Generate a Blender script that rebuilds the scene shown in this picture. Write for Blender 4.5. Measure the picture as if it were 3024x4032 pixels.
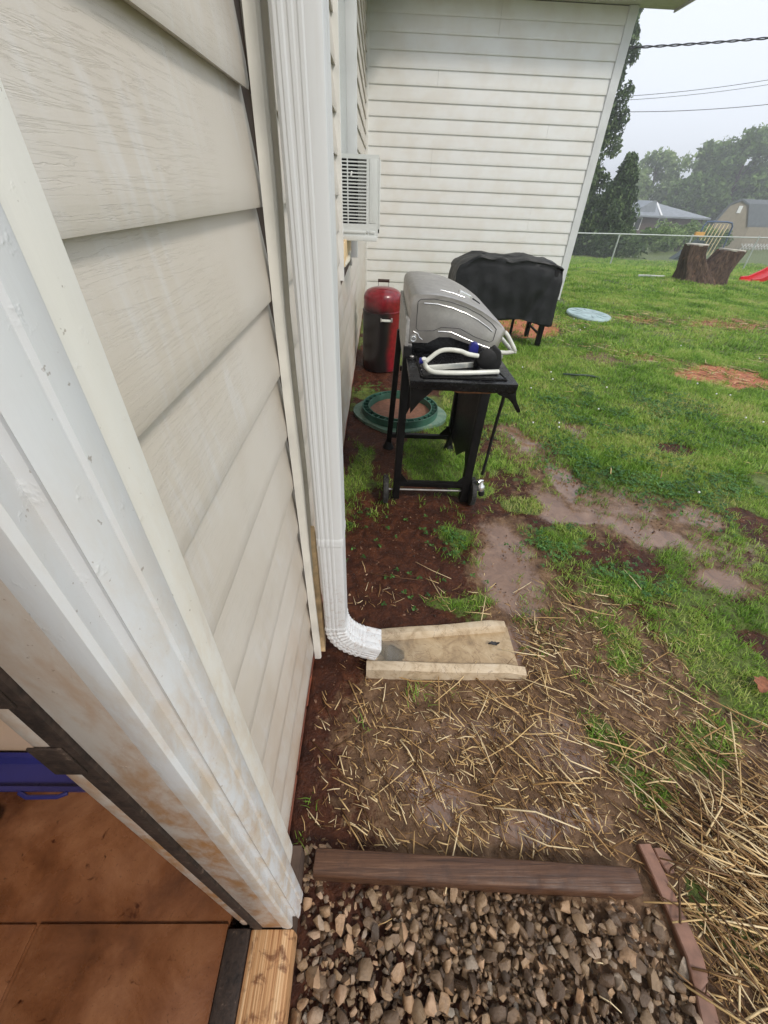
import bpy, bmesh, math, random
import numpy as np
from mathutils import Vector, Matrix

random.seed(7)
RNG = np.random.default_rng(7)
R = math.radians
for o in list(bpy.data.objects):
    bpy.data.objects.remove(o, do_unlink=True)
scene = bpy.context.scene
COL = scene.collection

# ------------------------------------------------------------------ camera
cam_d = bpy.data.cameras.new('camera')
cam_d.sensor_fit = 'HORIZONTAL'
cam_d.sensor_width = 36.0
cam_d.lens = 19.113
cam_d.clip_start = 0.02
cam_d.clip_end = 2000
cam = bpy.data.objects.new('camera', cam_d)
COL.objects.link(cam)
PITCH, ROLL, YAW = R(38.45), R(-2.57), R(1.957)
_f = Vector((math.sin(YAW) * math.cos(PITCH), math.cos(YAW) * math.cos(PITCH), -math.sin(PITCH)))
_r0 = Vector((math.cos(YAW), -math.sin(YAW), 0))
_d0 = _f.cross(_r0)
_r = math.cos(ROLL) * _r0 + math.sin(ROLL) * _d0
_d = -math.sin(ROLL) * _r0 + math.cos(ROLL) * _d0
cam.matrix_world = Matrix(((_r.x, -_d.x, -_f.x, 0), (_r.y, -_d.y, -_f.y, 0), (_r.z, -_d.z, -_f.z, 1.5), (0, 0, 0, 1)))
scene.camera = cam

# ------------------------------------------------------------------ sky, sun, exposure
SUN_EL, SUN_AZ = R(46), R(140)      # azimuth measured clockwise from +Y
world = bpy.data.worlds.new('World')
scene.world = world
world.use_nodes = True
wn = world.node_tree
wn.nodes.clear()
w_out = wn.nodes.new('ShaderNodeOutputWorld')
w_bg = wn.nodes.new('ShaderNodeBackground')
w_sky = wn.nodes.new('ShaderNodeTexSky')
w_sky.sky_type = 'NISHITA'
w_sky.sun_disc = False
w_sky.sun_elevation = SUN_EL
w_sky.sun_rotation = SUN_AZ
w_sky.air_density = 1.0
w_sky.dust_density = 4.0
w_mix = wn.nodes.new('ShaderNodeMix')      # cloud cover: an even pale grey over most of the clear sky
w_mix.data_type = 'RGBA'
w_mix.inputs[0].default_value = 0.93
w_mix.inputs[7].default_value = (10.1, 10.7, 11.7, 1)
wn.links.new(w_sky.outputs[0], w_mix.inputs[6])
wn.links.new(w_mix.outputs[2], w_bg.inputs[0])
w_bg.inputs[1].default_value = 0.084
wn.links.new(w_bg.outputs[0], w_out.inputs[0])

sun_d = bpy.data.lights.new('sun', 'SUN')
sun_d.energy = 1.5
sun_d.angle = R(12)
sun_d.color = (1.0, 0.93, 0.84)
sun = bpy.data.objects.new('sun', sun_d)
COL.objects.link(sun)
_sd = Vector((math.sin(SUN_AZ) * math.cos(SUN_EL), math.cos(SUN_AZ) * math.cos(SUN_EL), math.sin(SUN_EL)))
sun.rotation_euler = _sd.to_track_quat('Z', 'Y').to_euler()
sun.location = (20, -10, 30)

scene.view_settings.view_transform = 'Standard'
scene.view_settings.look = 'None'
scene.view_settings.exposure = 0.33
scene.view_settings.gamma = 1.0
scene.view_settings.use_curve_mapping = False
scene.render.engine = 'CYCLES'
scene.cycles.max_bounces = 5
scene.cycles.diffuse_bounces = 3
scene.cycles.glossy_bounces = 3
scene.cycles.use_denoising = True
scene.cycles.volume_bounces = 0

# ------------------------------------------------------------------ helpers
ORG = {}

def lin(r, g, b):
    def f(c):
        c /= 255.0
        return c / 12.92 if c <= 0.04045 else ((c + 0.055) / 1.055) ** 2.4
    return (f(r), f(g), f(b), 1.0)

def tag(o, label=None, cat=None, group=None, kind=None):
    if label: o['label'] = label
    if cat: o['category'] = cat
    if group: o['group'] = group
    if kind: o['kind'] = kind
    return o

def empty(name, loc=(0, 0, 0), parent=None):
    o = bpy.data.objects.new(name, None)
    o.empty_display_size = 0.1
    COL.objects.link(o)
    base = Vector(loc)
    if parent is not None:
        o.parent = parent
        o.location = base - ORG[parent]
    else:
        o.location = base
    ORG[o] = base
    return o

class MB:
    """collects shapes in world coordinates; build() links them as one mesh object"""
    def __init__(s):
        s.v = []; s.f = []
    def add(s, vs, fs):
        n = len(s.v)
        s.v.extend([tuple(p) for p in vs])
        s.f.extend([tuple(i + n for i in f) for f in fs])
        return s
    def box(s, x0, x1, y0, y1, z0, z1):
        return s.add([(x0, y0, z0), (x1, y0, z0), (x1, y1, z0), (x0, y1, z0), (x0, y0, z1), (x1, y0, z1), (x1, y1, z1), (x0, y1, z1)],
                     [(0, 3, 2, 1), (4, 5, 6, 7), (0, 1, 5, 4), (1, 2, 6, 5), (2, 3, 7, 6), (3, 0, 4, 7)])
    def bar(s, a, b, w, h, up=(0, 0, 1)):
        a = Vector(a); b = Vector(b); t = (b - a).normalized()
        u = Vector(up)
        if abs(t.dot(u)) > 0.98: u = Vector((0, 1, 0))
        sx = t.cross(u).normalized(); sz = sx.cross(t).normalized()
        vs = []
        for p in (a, b):
            for i, j in ((-1, -1), (1, -1), (1, 1), (-1, 1)):
                vs.append(p + sx * (w / 2 * i) + sz * (h / 2 * j))
        return s.add(vs, [(0, 1, 2, 3), (7, 6, 5, 4), (0, 4, 5, 1), (1, 5, 6, 2), (2, 6, 7, 3), (3, 7, 4, 0)])
    def prism(s, poly, axis, a, b):
        """poly: 2-D outline; axis 'x' -> (y,z) outline, 'y' -> (x,z), 'z' -> (x,y)"""
        def P(p, t):
            return {'x': (t, p[0], p[1]), 'y': (p[0], t, p[1]), 'z': (p[0], p[1], t)}[axis]
        n = len(poly)
        vs = [P(p, a) for p in poly] + [P(p, b) for p in poly]
        fs = [tuple(range(n)), tuple(range(2 * n - 1, n - 1, -1))]
        fs += [(i, i + n, (i + 1) % n + n, (i + 1) % n) for i in range(n)]
        return s.add(vs, fs)
    def loft(s, rings, caps=True, closed=True):
        n = len(rings[0]); vs = [p for r in rings for p in r]; fs = []
        m = n if closed else n - 1
        for k in range(len(rings) - 1):
            for i in range(m):
                j = (i + 1) % n
                fs.append((k * n + i, k * n + j, (k + 1) * n + j, (k + 1) * n + i))
        if caps and closed:
            fs.append(tuple(range(n - 1, -1, -1)))
            fs.append(tuple(range((len(rings) - 1) * n, len(rings) * n)))
        return s.add(vs, fs)
    def tube(s, pts, r, n=8, caps=True):
        pts = [Vector(p) for p in pts]
        rs = r if isinstance(r, (list, tuple)) else [r] * len(pts)
        rings = []; prev = None
        for i, p in enumerate(pts):
            t = (pts[min(i + 1, len(pts) - 1)] - pts[max(i - 1, 0)]).normalized()
            if prev is None:
                u = Vector((0, 0, 1)) if abs(t.z) < 0.9 else Vector((0, 1, 0))
                a = t.cross(u).normalized()
            else:
                a = (prev - t * prev.dot(t)).normalized()
            prev = a; b = t.cross(a)
            rings.append([p + (a * math.cos(2 * math.pi * k / n) + b * math.sin(2 * math.pi * k / n)) * rs[i] for k in range(n)])
        return s.loft(rings, caps)
    def lathe(s, prof, c=(0, 0, 0), n=24, axis='z', caps=False):
        rings = []
        for r, h in prof:
            ring = []
            for k in range(n):
                a = 2 * math.pi * k / n
                p, q = r * math.cos(a), r * math.sin(a)
                ring.append({'z': (c[0] + p, c[1] + q, c[2] + h), 'x': (c[0] + h, c[1] + p, c[2] + q), 'y': (c[0] + q, c[1] + h, c[2] + p)}[axis])
            rings.append(ring)
        return s.loft(rings, caps)
    def build(s, name, mat, parent=None, bevel=0, seg=2, smooth=None, origin=None):
        me = bpy.data.meshes.new(name)
        if origin is None:
            origin = ORG[parent] if parent is not None else Vector((0, 0, 0))
        origin = Vector(origin)
        me.from_pydata([(p[0] - origin.x, p[1] - origin.y, p[2] - origin.z) for p in s.v], [], s.f)
        bm = bmesh.new(); bm.from_mesh(me)
        bmesh.ops.remove_doubles(bm, verts=bm.verts, dist=1e-6)
        bmesh.ops.recalc_face_normals(bm, faces=bm.faces)
        if bevel:
            es = [e for e in bm.edges if len(e.link_faces) == 2 and e.calc_face_angle(0) > R(25)]
            bmesh.ops.bevel(bm, geom=es, offset=bevel, segments=seg, affect='EDGES', profile=0.6)
        bm.to_mesh(me); bm.free()
        if smooth is not None or bevel:
            for p in me.polygons: p.use_smooth = True
            me.set_sharp_from_angle(angle=R(smooth if smooth is not None else 35))
        if mat is not None: me.materials.append(mat)
        o = bpy.data.objects.new(name, me)
        COL.objects.link(o)
        if parent is not None:
            o.parent = parent; o.location = origin - ORG[parent]
        else:
            o.location = origin
        ORG[o] = origin
        return o

def copy_obj(o, parent=None, delta=(0, 0, 0)):
    c = o.copy(); COL.objects.link(c)
    c.parent = parent
    ORG[c] = ORG[o] + Vector(delta)
    c.location = ORG[c] - (ORG[parent] if parent is not None else Vector((0, 0, 0)))
    return c

def raw_mesh(name, verts, faces_by_n, mat, smooth=False):
    """verts (N,3); faces_by_n: list of int arrays (M,k)"""
    me = bpy.data.meshes.new(name)
    verts = np.asarray(verts, dtype=np.float32)
    me.vertices.add(len(verts)); me.vertices.foreach_set('co', verts.ravel())
    loops = np.concatenate([f.ravel() for f in faces_by_n]).astype(np.int32)
    tot = np.concatenate([np.full(len(f), f.shape[1]) for f in faces_by_n]).astype(np.int32)
    start = np.concatenate([[0], np.cumsum(tot)[:-1]]).astype(np.int32)
    me.loops.add(len(loops)); me.loops.foreach_set('vertex_index', loops)
    me.polygons.add(len(tot)); me.polygons.foreach_set('loop_start', start); me.polygons.foreach_set('loop_total', tot)
    if smooth: me.polygons.foreach_set('use_smooth', np.ones(len(tot), dtype=bool))
    me.update(calc_edges=True); me.validate()
    if mat: me.materials.append(mat)
    return me

def link_mesh(name, me, parent=None):
    o = bpy.data.objects.new(name, me); COL.objects.link(o)
    if parent is not None:
        o.parent = parent; o.location = -ORG[parent]
    ORG[o] = Vector((0, 0, 0))
    return o

# ---- numpy value noise
def _hash(ix, iy, seed):
    h = (ix.astype(np.int64) * 374761393 + iy.astype(np.int64) * 668265263 + seed * 974634777) & 0xFFFFFFFF
    h = ((h ^ (h >> 13)) * 1274126177) & 0xFFFFFFFF
    return ((h ^ (h >> 16)) & 0xFFFF) / 65535.0
def vnoise(x, y, f, seed=0):
    x = np.asarray(x, float) * f; y = np.asarray(y, float) * f
    ix = np.floor(x); iy = np.floor(y); fx = x - ix; fy = y - iy
    fx = fx * fx * (3 - 2 * fx); fy = fy * fy * (3 - 2 * fy)
    a = _hash(ix, iy, seed); b = _hash(ix + 1, iy, seed); c = _hash(ix, iy + 1, seed); d = _hash(ix + 1, iy + 1, seed)
    return (a + (b - a) * fx) + ((c + (d - c) * fx) - (a + (b - a) * fx)) * fy
def fbm(x, y, f, octv=4, seed=0):
    t = 0; a = 1; s = 0
    for i in range(octv):
        t = t + a * vnoise(x, y, f * 2 ** i, seed + i * 17); s += a; a *= 0.5
    return t / s
def sstep(a, b, x):
    t = np.clip((x - a) / (b - a), 0, 1); return t * t * (3 - 2 * t)

# ------------------------------------------------------------------ materials
class N:
    """one principled material and small node helpers"""
    def __init__(s, name, base=(0.5, 0.5, 0.5, 1), rough=0.5, metal=0.0, spec=0.5):
        s.m = bpy.data.materials.new(name); s.m.use_nodes = True
        s.t = s.m.node_tree; s.b = s.t.nodes['Principled BSDF']
        s.b.inputs['Base Color'].default_value = base
        s.b.inputs['Roughness'].default_value = rough
        s.b.inputs['Metallic'].default_value = metal
        s.b.inputs['Specular IOR Level'].default_value = spec
        s._pos = None
    def node(s, kind, **kw):
        n = s.t.nodes.new(kind)
        for k, v in kw.items(): setattr(n, k, v)
        return n
    def link(s, a, b): s.t.links.new(a, b)
    def pos(s, scale=(1, 1, 1), rot=(0, 0, 0), kind='world'):
        if kind == 'world':
            src = s.node('ShaderNodeNewGeometry').outputs['Position']
        else:
            src = s.node('ShaderNodeTexCoord').outputs['Object']
        mp = s.node('ShaderNodeMapping'); mp.inputs['Scale'].default_value = scale; mp.inputs['Rotation'].default_value = rot
        s.link(src, mp.inputs['Vector']); return mp.outputs[0]
    def noise(s, vec, scale=5, detail=4, rough=0.55, dist=0.0):
        n = s.node('ShaderNodeTexNoise'); n.inputs['Scale'].default_value = scale; n.inputs['Detail'].default_value = detail
        n.inputs['Roughness'].default_value = rough; n.inputs['Distortion'].default_value = dist
        s.link(vec, n.inputs['Vector']); return n.outputs[0]
    def voro(s, vec, scale=5, feature='F1'):
        n = s.node('ShaderNodeTexVoronoi', feature=feature); n.inputs['Scale'].default_value = scale
        s.link(vec, n.inputs['Vector']); return n.outputs['Distance']
    def ramp(s, fac, stops, interp='LINEAR'):
        n = s.node('ShaderNodeValToRGB'); cr = n.color_ramp; cr.interpolation = interp
        while len(cr.elements) < len(stops): cr.elements.new(0.5)
        for e, (p, c) in zip(cr.elements, stops):
            e.position = p; e.color = c if len(c) == 4 else (*c, 1)
        s.link(fac, n.inputs[0]); return n.outputs[0]
    def g(s, fac, a, b):
        """grey 0..1 between a and b of fac"""
        n = s.node('ShaderNodeMapRange', interpolation_type='SMOOTHSTEP'); n.inputs[1].default_value = a; n.inputs[2].default_value = b
        s.link(fac, n.inputs[0]); return n.outputs[0]
    def mix(s, fac, a, b, blend='MIX'):
        n = s.node('ShaderNodeMix', data_type='RGBA', blend_type=blend)
        for sock, v in ((n.inputs[0], fac), (n.inputs[6], a), (n.inputs[7], b)):
            if hasattr(v, 'is_linked') or isinstance(v, bpy.types.NodeSocket): s.link(v, sock)
            else: sock.default_value = v
        return n.outputs[2]
    def math(s, op, a, b=None):
        n = s.node('ShaderNodeMath', operation=op)
        for sock, v in ((n.inputs[0], a), (n.inputs[1], b)):
            if v is None: continue
            if isinstance(v, bpy.types.NodeSocket): s.link(v, sock)
            else: sock.default_value = v
        return n.outputs[0]
    def attr(s, name):
        n = s.node('ShaderNodeAttribute', attribute_name=name); return n.outputs['Fac']
    def sep(s, vec):
        n = s.node('ShaderNodeSeparateXYZ'); s.link(vec, n.inputs[0]); return n.outputs
    def island(s): return s.node('ShaderNodeNewGeometry').outputs['Random Per Island']
    def orand(s): return s.node('ShaderNodeObjectInfo').outputs['Random']
    def color(s, sock): s.link(sock, s.b.inputs['Base Color'])
    def rough(s, sock): s.link(sock, s.b.inputs['Roughness'])
    def bump(s, h, strength=0.3, dist=0.01, prev=None):
        n = s.node('ShaderNodeBump'); n.inputs['Strength'].default_value = strength; n.inputs['Distance'].default_value = dist
        s.link(h, n.inputs['Height'])
        if prev is not None: s.link(prev, n.inputs['Normal'])
        s.link(n.outputs[0], s.b.inputs['Normal']); return n.outputs[0]

MAT = {}
def simple(name, base, rough=0.5, metal=0.0, var=0.12, scale=18, bump=0.0, bscale=80, spec=0.5):
    k = N(name, base, rough, metal, spec)
    p = k.pos()
    n = k.noise(p, scale, 5)
    dk = tuple(c * (1 - var * 1.6) for c in base[:3]) + (1,); lt = tuple(min(1, c * (1 + var)) for c in base[:3]) + (1,)
    k.color(k.ramp(n, [(0.3, dk), (0.7, lt)]))
    r = k.node('ShaderNodeMapRange'); r.inputs[3].default_value = max(0, rough - 0.1); r.inputs[4].default_value = min(1, rough + 0.12)
    k.link(k.noise(p, scale * 2.3, 3), r.inputs[0]); k.rough(r.outputs[0])
    if bump: k.bump(k.noise(p, bscale, 4), bump, 0.004)
    MAT[name] = k.m
    return k.m

# vinyl siding with embossed wood grain (axis of the boards along y or x), faint dirt and chalky scuffs
def siding_mat(name, base, along, dirt=0.5, grain=0.35):
    k = N(name, base, 0.42)
    sc = (1, 2.2, 46) if along == 'y' else (2.2, 1, 46)
    pg = k.pos(sc); p0 = k.pos()
    g1 = k.noise(pg, 3.0, 6, 0.62, 0.6)
    lines = k.math('MAXIMUM', k.g(k.math('ABSOLUTE', k.math('SUBTRACT', g1, 0.5)), 0.0, 0.022), k.g(k.noise(p0, 3.3, 3), 0.62, 0.42))
    p = k.pos()
    blot = k.noise(p, 3.1, 5, 0.6)
    streak = k.noise(k.pos((1, 30, 5) if along == 'y' else (30, 1, 5), (0.2, 0, 0)), 1.3, 4, 0.62, 0.4)
    col = k.mix(k.g(blot, 0.35, 0.7), base, tuple(c * f for c, f in zip(base[:3], (0.93, 0.9, 0.86))) + (1,))
    chalk = k.math('MULTIPLY', k.g(streak, 0.42, 0.72), k.g(k.noise(p, 3.4, 3), 0.46, 0.62))
    col = k.mix(k.math('MULTIPLY', chalk, 0.26), col, lin(226, 228, 232))
    z = k.sep(p)[2]
    low = k.math('MULTIPLY', k.g(z, 0.95, 0.02), k.g(k.noise(p, 5, 5, 0.7), 0.28, 0.75))
    col = k.mix(k.math('MULTIPLY', low, dirt), col, lin(176, 140, 100))
    k.color(col)
    b1 = k.bump(lines, grain, 0.0012)
    k.bump(k.noise(k.pos((1, 9, 120) if along == 'y' else (9, 1, 120)), 2.0, 4), grain * 0.6, 0.001, b1)
    MAT[name] = k.m
    return k.m

siding_mat('siding_side', (0.66, 0.615, 0.55, 1), 'y', 0.6, 0.34)
siding_mat('siding_wing', (0.81, 0.81, 0.79, 1), 'x', 0.12, 0.08)
simple('sheathing', lin(84, 66, 54), 0.8, var=0.2)
simple('white_trim', (0.68, 0.69, 0.69, 1), 0.4, var=0.05, scale=6, bump=0.05)
simple('white_vinyl', (0.80, 0.79, 0.75, 1), 0.35, var=0.06, scale=7, bump=0.04)
simple('soffit', (0.60, 0.59, 0.52, 1), 0.5, var=0.08)
simple('strip_vinyl', (0.86, 0.84, 0.77, 1), 0.4, var=0.08, scale=9, bump=0.05)
simple('cream_vinyl', (0.72, 0.67, 0.55, 1), 0.4, var=0.1, scale=12, bump=0.05)
simple('raw_tan', lin(238, 206, 160), 0.65, var=0.2, scale=25, bump=0.1)

def paint_mat(name, base, stain, amt, spec=0.5):
    """brushed trim paint: drips, chips, mud stains rising from the floor"""
    k = N(name, base, 0.38)
    p = k.pos()
    st = k.noise(k.pos((16, 16, 7)), 1.6, 7, 0.68, 0.25)
    z = k.sep(p)[2]
    m = k.math('MULTIPLY', k.g(st, 0.38, 0.64), k.g(z, 1.6, 0.8))
    sm = k.noise(k.pos((3, 3, 1)), 5, 6, 0.7, 0.2)
    m2 = k.math('MULTIPLY', k.g(sm, 0.50, 0.72), k.g(z, 1.5, 0.8))
    col = k.mix(k.math('MULTIPLY', m, amt), base, stain)
    col = k.mix(k.math('MULTIPLY', m2, amt * 0.8), col, lin(164, 116, 72))
    chips = k.g(k.noise(p, 140, 3, 0.6), 0.69, 0.73)
    col = k.mix(k.math('MULTIPLY', chips, 0.5), col, lin(120, 95, 75))
    k.color(col)
    b = k.bump(k.noise(k.pos((40, 40, 4)), 3, 4), 0.12, 0.002)
    k.bump(k.g(k.noise(p, 45, 4, 0.7), 0.6, 0.8), 0.35, 0.0015, b)
    MAT[name] = k.m
paint_mat('jamb_paint', (0.54, 0.49, 0.44, 1), lin(168, 126, 84), 1.0)
paint_mat('casing_paint', (0.74, 0.75, 0.76, 1), lin(200, 172, 130), 0.6)
paint_mat('channel_paint', (0.86, 0.84, 0.78, 1), lin(214, 190, 150), 0.35)

k = N('weatherstrip', lin(52, 40, 34), 0.7)
p = k.pos()
k.color(k.ramp(k.noise(p, 60, 6, 0.7), [(0.3, lin(28, 22, 20)), (0.62, lin(66, 52, 44)), (0.8, lin(150, 130, 112))]))
k.bump(k.noise(p, 120, 4), 0.6, 0.002); MAT['weatherstrip'] = k.m

k = N('sill_wood', lin(205, 160, 110), 0.55)
p = k.pos((1, 0.06, 1))
ribs = k.noise(k.pos((60, 0.8, 1)), 2.5, 3, 0.5, 0.3)
col = k.ramp(ribs, [(0.32, lin(150, 96, 56)), (0.5, lin(208, 160, 112)), (0.7, lin(234, 198, 154))])
st = k.noise(k.pos(), 26, 4, 0.6, 0.8)
col = k.mix(k.math('MULTIPLY', k.g(st, 0.52, 0.68), 0.85), col, lin(112, 66, 38))
k.color(col)
k.bump(ribs, 0.7, 0.004); MAT['sill_wood'] = k.m

k = N('floor_brown', lin(120, 72, 46), 0.26)
p = k.pos()
col = k.ramp(k.noise(p, 5, 6, 0.65, 0.4), [(0.3, lin(84, 50, 31)), (0.5, lin(126, 79, 50)), (0.72, lin(160, 110, 76))])
col = k.mix(k.g(k.noise(p, 22, 5, 0.6, 1.0), 0.62, 0.72), col, lin(72, 36, 20))
col = k.mix(k.math('MULTIPLY', k.g(k.noise(p, 150, 5, 0.75), 0.58, 0.68), 0.5), col, lin(58, 36, 24))
k.color(col); k.rough(k.ramp(k.noise(p, 7, 5), [(0.4, (0.14, 0.14, 0.14)), (0.62, (0.5, 0.5, 0.5))])); k.bump(k.noise(p, 90, 5, 0.7), 0.35, 0.003); MAT['floor_brown'] = k.m
simple('room_wall', lin(222, 192, 165), 0.45, var=0.1, scale=3)
simple('blue_plastic', lin(50, 50, 112), 0.3, var=0.15, scale=6)
simple('green_cloth', lin(50, 120, 95), 0.8, var=0.4, scale=30, bump=0.4)
simple('pale_bag', lin(222, 190, 160), 0.35, var=0.12, scale=12, bump=0.3, bscale=20)
simple('ceiling_white', (0.6, 0.58, 0.55, 1), 0.7)

k = N('brick_red', lin(150, 82, 58), 0.85)
p = k.pos()
col = k.ramp(k.noise(p, 30, 5), [(0.3, lin(112, 58, 42)), (0.7, lin(170, 98, 70))])
k.color(k.mix(k.math('MULTIPLY', k.orand(), 0.6), col, lin(96, 62, 48)))
k.bump(k.noise(p, 150, 4), 0.4, 0.003); MAT['brick_red'] = k.m
simple('mortar_brown', lin(110, 84, 68), 0.9, var=0.2, scale=40, bump=0.3)

k = N('downspout_paint', (0.70, 0.71, 0.715, 1), 0.36)
p = k.pos()
drt = k.g(k.noise(k.pos((30, 30, 2)), 2, 5, 0.65), 0.5, 0.8)
k.color(k.mix(k.math('MULTIPLY', drt, 0.25), (0.70, 0.71, 0.715, 1), lin(185, 176, 162)))
spz = k.math('MULTIPLY', k.g(k.sep(p)[2], 0.75, 0.08), k.g(k.noise(p, 60, 6, 0.8), 0.5, 0.66))
colr = k.b.inputs['Base Color'].links[0].from_socket
k.color(k.mix(k.math('MULTIPLY', spz, 0.55), colr, lin(150, 112, 82)))
k.bump(k.noise(k.pos((8, 8, 60)), 3, 3), 0.04, 0.001); MAT['downspout_paint'] = k.m

# ---- ground
k = N('ground_soil', lin(95, 62, 48), 0.7, 0, 0.75)
p = k.pos()
wet, straw, grs, red = k.attr('wet'), k.attr('strawy'), k.attr('grassy'), k.attr('red')
n1 = k.noise(p, 16, 8, 0.68, 0.5); n2 = k.noise(p, 70, 6, 0.65)
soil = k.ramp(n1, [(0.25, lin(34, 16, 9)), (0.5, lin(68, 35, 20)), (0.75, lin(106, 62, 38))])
mud = k.ramp(n1, [(0.25, lin(60, 42, 29)), (0.5, lin(108, 82, 60)), (0.75, lin(156, 126, 97))])
clay = k.ramp(n1, [(0.25, lin(150, 88, 60)), (0.6, lin(190, 120, 86)), (0.8, lin(205, 150, 110))])
lawn = k.ramp(k.noise(p, 14, 9, 0.8), [(0.3, lin(56, 54, 30)), (0.5, lin(90, 104, 46)), (0.7, lin(126, 142, 70))])
wetc = k.ramp(k.noise(p, 10, 8, 0.75, 0.8), [(0.25, lin(84, 56, 38)), (0.5, lin(122, 90, 66)), (0.75, lin(150, 118, 93))])
edge = k.math('MULTIPLY', k.math('SUBTRACT', k.noise(p, 13, 9, 0.78), 0.5), 2.0)
def thr(a, lo=0.35, hi=0.65): return k.g(k.math('ADD', a, edge), lo, hi)
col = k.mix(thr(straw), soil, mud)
col = k.mix(thr(red), col, clay)
col = k.mix(thr(grs), col, lawn)
wm = thr(wet, 0.2, 0.95)
col = k.mix(wm, col, wetc)
fleck = k.g(k.voro(p, 55), 0.16, 0.08)
col = k.mix(k.math('MULTIPLY', fleck, k.math('MULTIPLY', k.g(n2, 0.55, 0.7), 0.5)), col, lin(165, 140, 112))
k.color(col)
rg = k.node('ShaderNodeMix', data_type='FLOAT'); k.link(wm, rg.inputs[0]); rg.inputs[2].default_value = 0.6; rg.inputs[3].default_value = 0.05
damp = k.node('ShaderNodeMix', data_type='FLOAT'); k.link(k.g(n2, 0.35, 0.65), damp.inputs[0]); damp.inputs[2].default_value = 0.42; damp.inputs[3].default_value = 0.75
k.link(damp.outputs[0], rg.inputs[2]); k.rough(rg.outputs[0])
sp_ = k.node('ShaderNodeMix', data_type='FLOAT'); k.link(wm, sp_.inputs[0]); sp_.inputs[2].default_value = 0.28; sp_.inputs[3].default_value = 0.9; k.link(sp_.outputs[0], k.b.inputs['Specular IOR Level'])
bs = k.math('ADD', n1, k.math('MULTIPLY', n2, 0.5))
bn = k.bump(bs, 0.8, 0.018); k.link(k.math('MULTIPLY', k.math('SUBTRACT', 1.03, wm), 0.8), bn.node.inputs['Strength']); MAT['ground_soil'] = k.m

def leafy(name, stops, rough=0.5, trans=0.25, pos_scale=0.8, wn_=0.5):
    k = N(name, stops[0][1], rough, 0, 0.3)
    r = k.math('ADD', k.math('MULTIPLY', k.island(), 1.05 - wn_), k.math('MULTIPLY', k.g(k.noise(k.pos(), pos_scale, 5, 0.65), 0.3, 0.7), wn_))
    c = k.ramp(r, stops); k.color(c)
    tr = k.node('ShaderNodeBsdfTranslucent'); k.link(c, tr.inputs[0])
    mx = k.node('ShaderNodeMixShader'); mx.inputs[0].default_value = trans
    out = k.t.nodes['Material Output']
    k.link(k.b.outputs[0], mx.inputs[1]); k.link(tr.outputs[0], mx.inputs[2]); k.link(mx.outputs[0], out.inputs[0])
    MAT[name] = k.m
leafy('grass_blades', [(0.08, lin(70, 100, 34)), (0.28, lin(108, 150, 50)), (0.52, lin(144, 182, 72)), (0.78, lin(182, 200, 104)), (0.98, lin(204, 192, 134))], 0.45, 0.35, 1.6, 0.6)
leafy('clover_leaf', [(0.1, lin(44, 78, 36)), (0.5, lin(66, 108, 48)), (0.9, lin(98, 140, 70))], 0.4, 0.25, 3)
leafy('tree_leaf', [(0.1, lin(58, 76, 40)), (0.5, lin(94, 122, 60)), (0.9, lin(136, 162, 90))], 0.6, 0.3, 0.25)
leafy('tree_leaf_pale', [(0.1, lin(84, 106, 62)), (0.5, lin(126, 150, 88)), (0.9, lin(168, 186, 122))], 0.6, 0.3, 0.25)
leafy('cedar_leaf', [(0.1, lin(40, 58, 36)), (0.5, lin(76, 100, 58)), (0.9, lin(120, 138, 88))], 0.6, 0.2, 0.5)
k = N('straw_stem', lin(200, 165, 105), 0.5, 0, 0.35)
c = k.ramp(k.math('ADD', k.math('MULTIPLY', k.island(), 0.8), k.math('MULTIPLY', k.noise(k.pos(), 3, 3), 0.3)),
           [(0.10, lin(70, 48, 30)), (0.32, lin(116, 84, 52)), (0.52, lin(182, 144, 94)), (0.7, lin(220, 188, 132)), (1.0, lin(246, 228, 190))])
k.color(c); k.bump(k.noise(k.pos(), 220, 3), 0.3, 0.002); MAT['straw_stem'] = k.m
k = N('gravel_stone', lin(120, 105, 92), 0.5)
rn = k.node('ShaderNodeMath', operation='FRACT'); k.link(k.math('ADD', k.orand(), k.island()), rn.inputs[0])
p = k.pos()
base = k.ramp(rn.outputs[0], [(0.0, lin(74, 60, 48)), (0.18, lin(100, 80, 62)), (0.42, lin(132, 108, 84)), (0.62, lin(160, 134, 104)), (0.8, lin(184, 148, 114)), (0.9, lin(152, 142, 128)), (1.0, lin(204, 162, 124))])
base = k.mix(k.math('MULTIPLY', k.g(k.noise(p, 60, 6, 0.7), 0.45, 0.72), 0.4), base, lin(80, 62, 52))
k.color(base)
k.rough(k.ramp(k.noise(p, 50, 4), [(0.35, (0.18, 0.18, 0.18)), (0.65, (0.5, 0.5, 0.5))]))
b = k.bump(k.noise(p, 110, 6, 0.7), 0.7, 0.006); k.bump(k.noise(k.pos((40, 140, 40)), 1, 4), 0.4, 0.003, b); MAT['gravel_stone'] = k.m
k = N('timber_brown', lin(92, 64, 50), 0.45)
p = k.pos()
gr_ = k.noise(k.pos((2.2, 60, 60)), 2.0, 6, 0.7, 0.5)
col = k.ramp(gr_, [(0.3, lin(54, 33, 21)), (0.5, lin(90, 60, 41)), (0.72, lin(120, 87, 64))])
col = k.mix(k.math('MULTIPLY', k.g(k.noise(p, 14, 5, 0.7), 0.5, 0.7), 0.6), col, lin(62, 40, 30))
k.color(col); k.rough(k.ramp(k.noise(p, 20, 5), [(0.4, (0.38, 0.38, 0.38)), (0.6, (0.65, 0.65, 0.65))]))
k.bump(gr_, 0.6, 0.004); MAT['timber_brown'] = k.m
simple('edging_brown', lin(142, 104, 86), 0.5, var=0.2, scale=25, bump=0.2, bscale=70)

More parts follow.
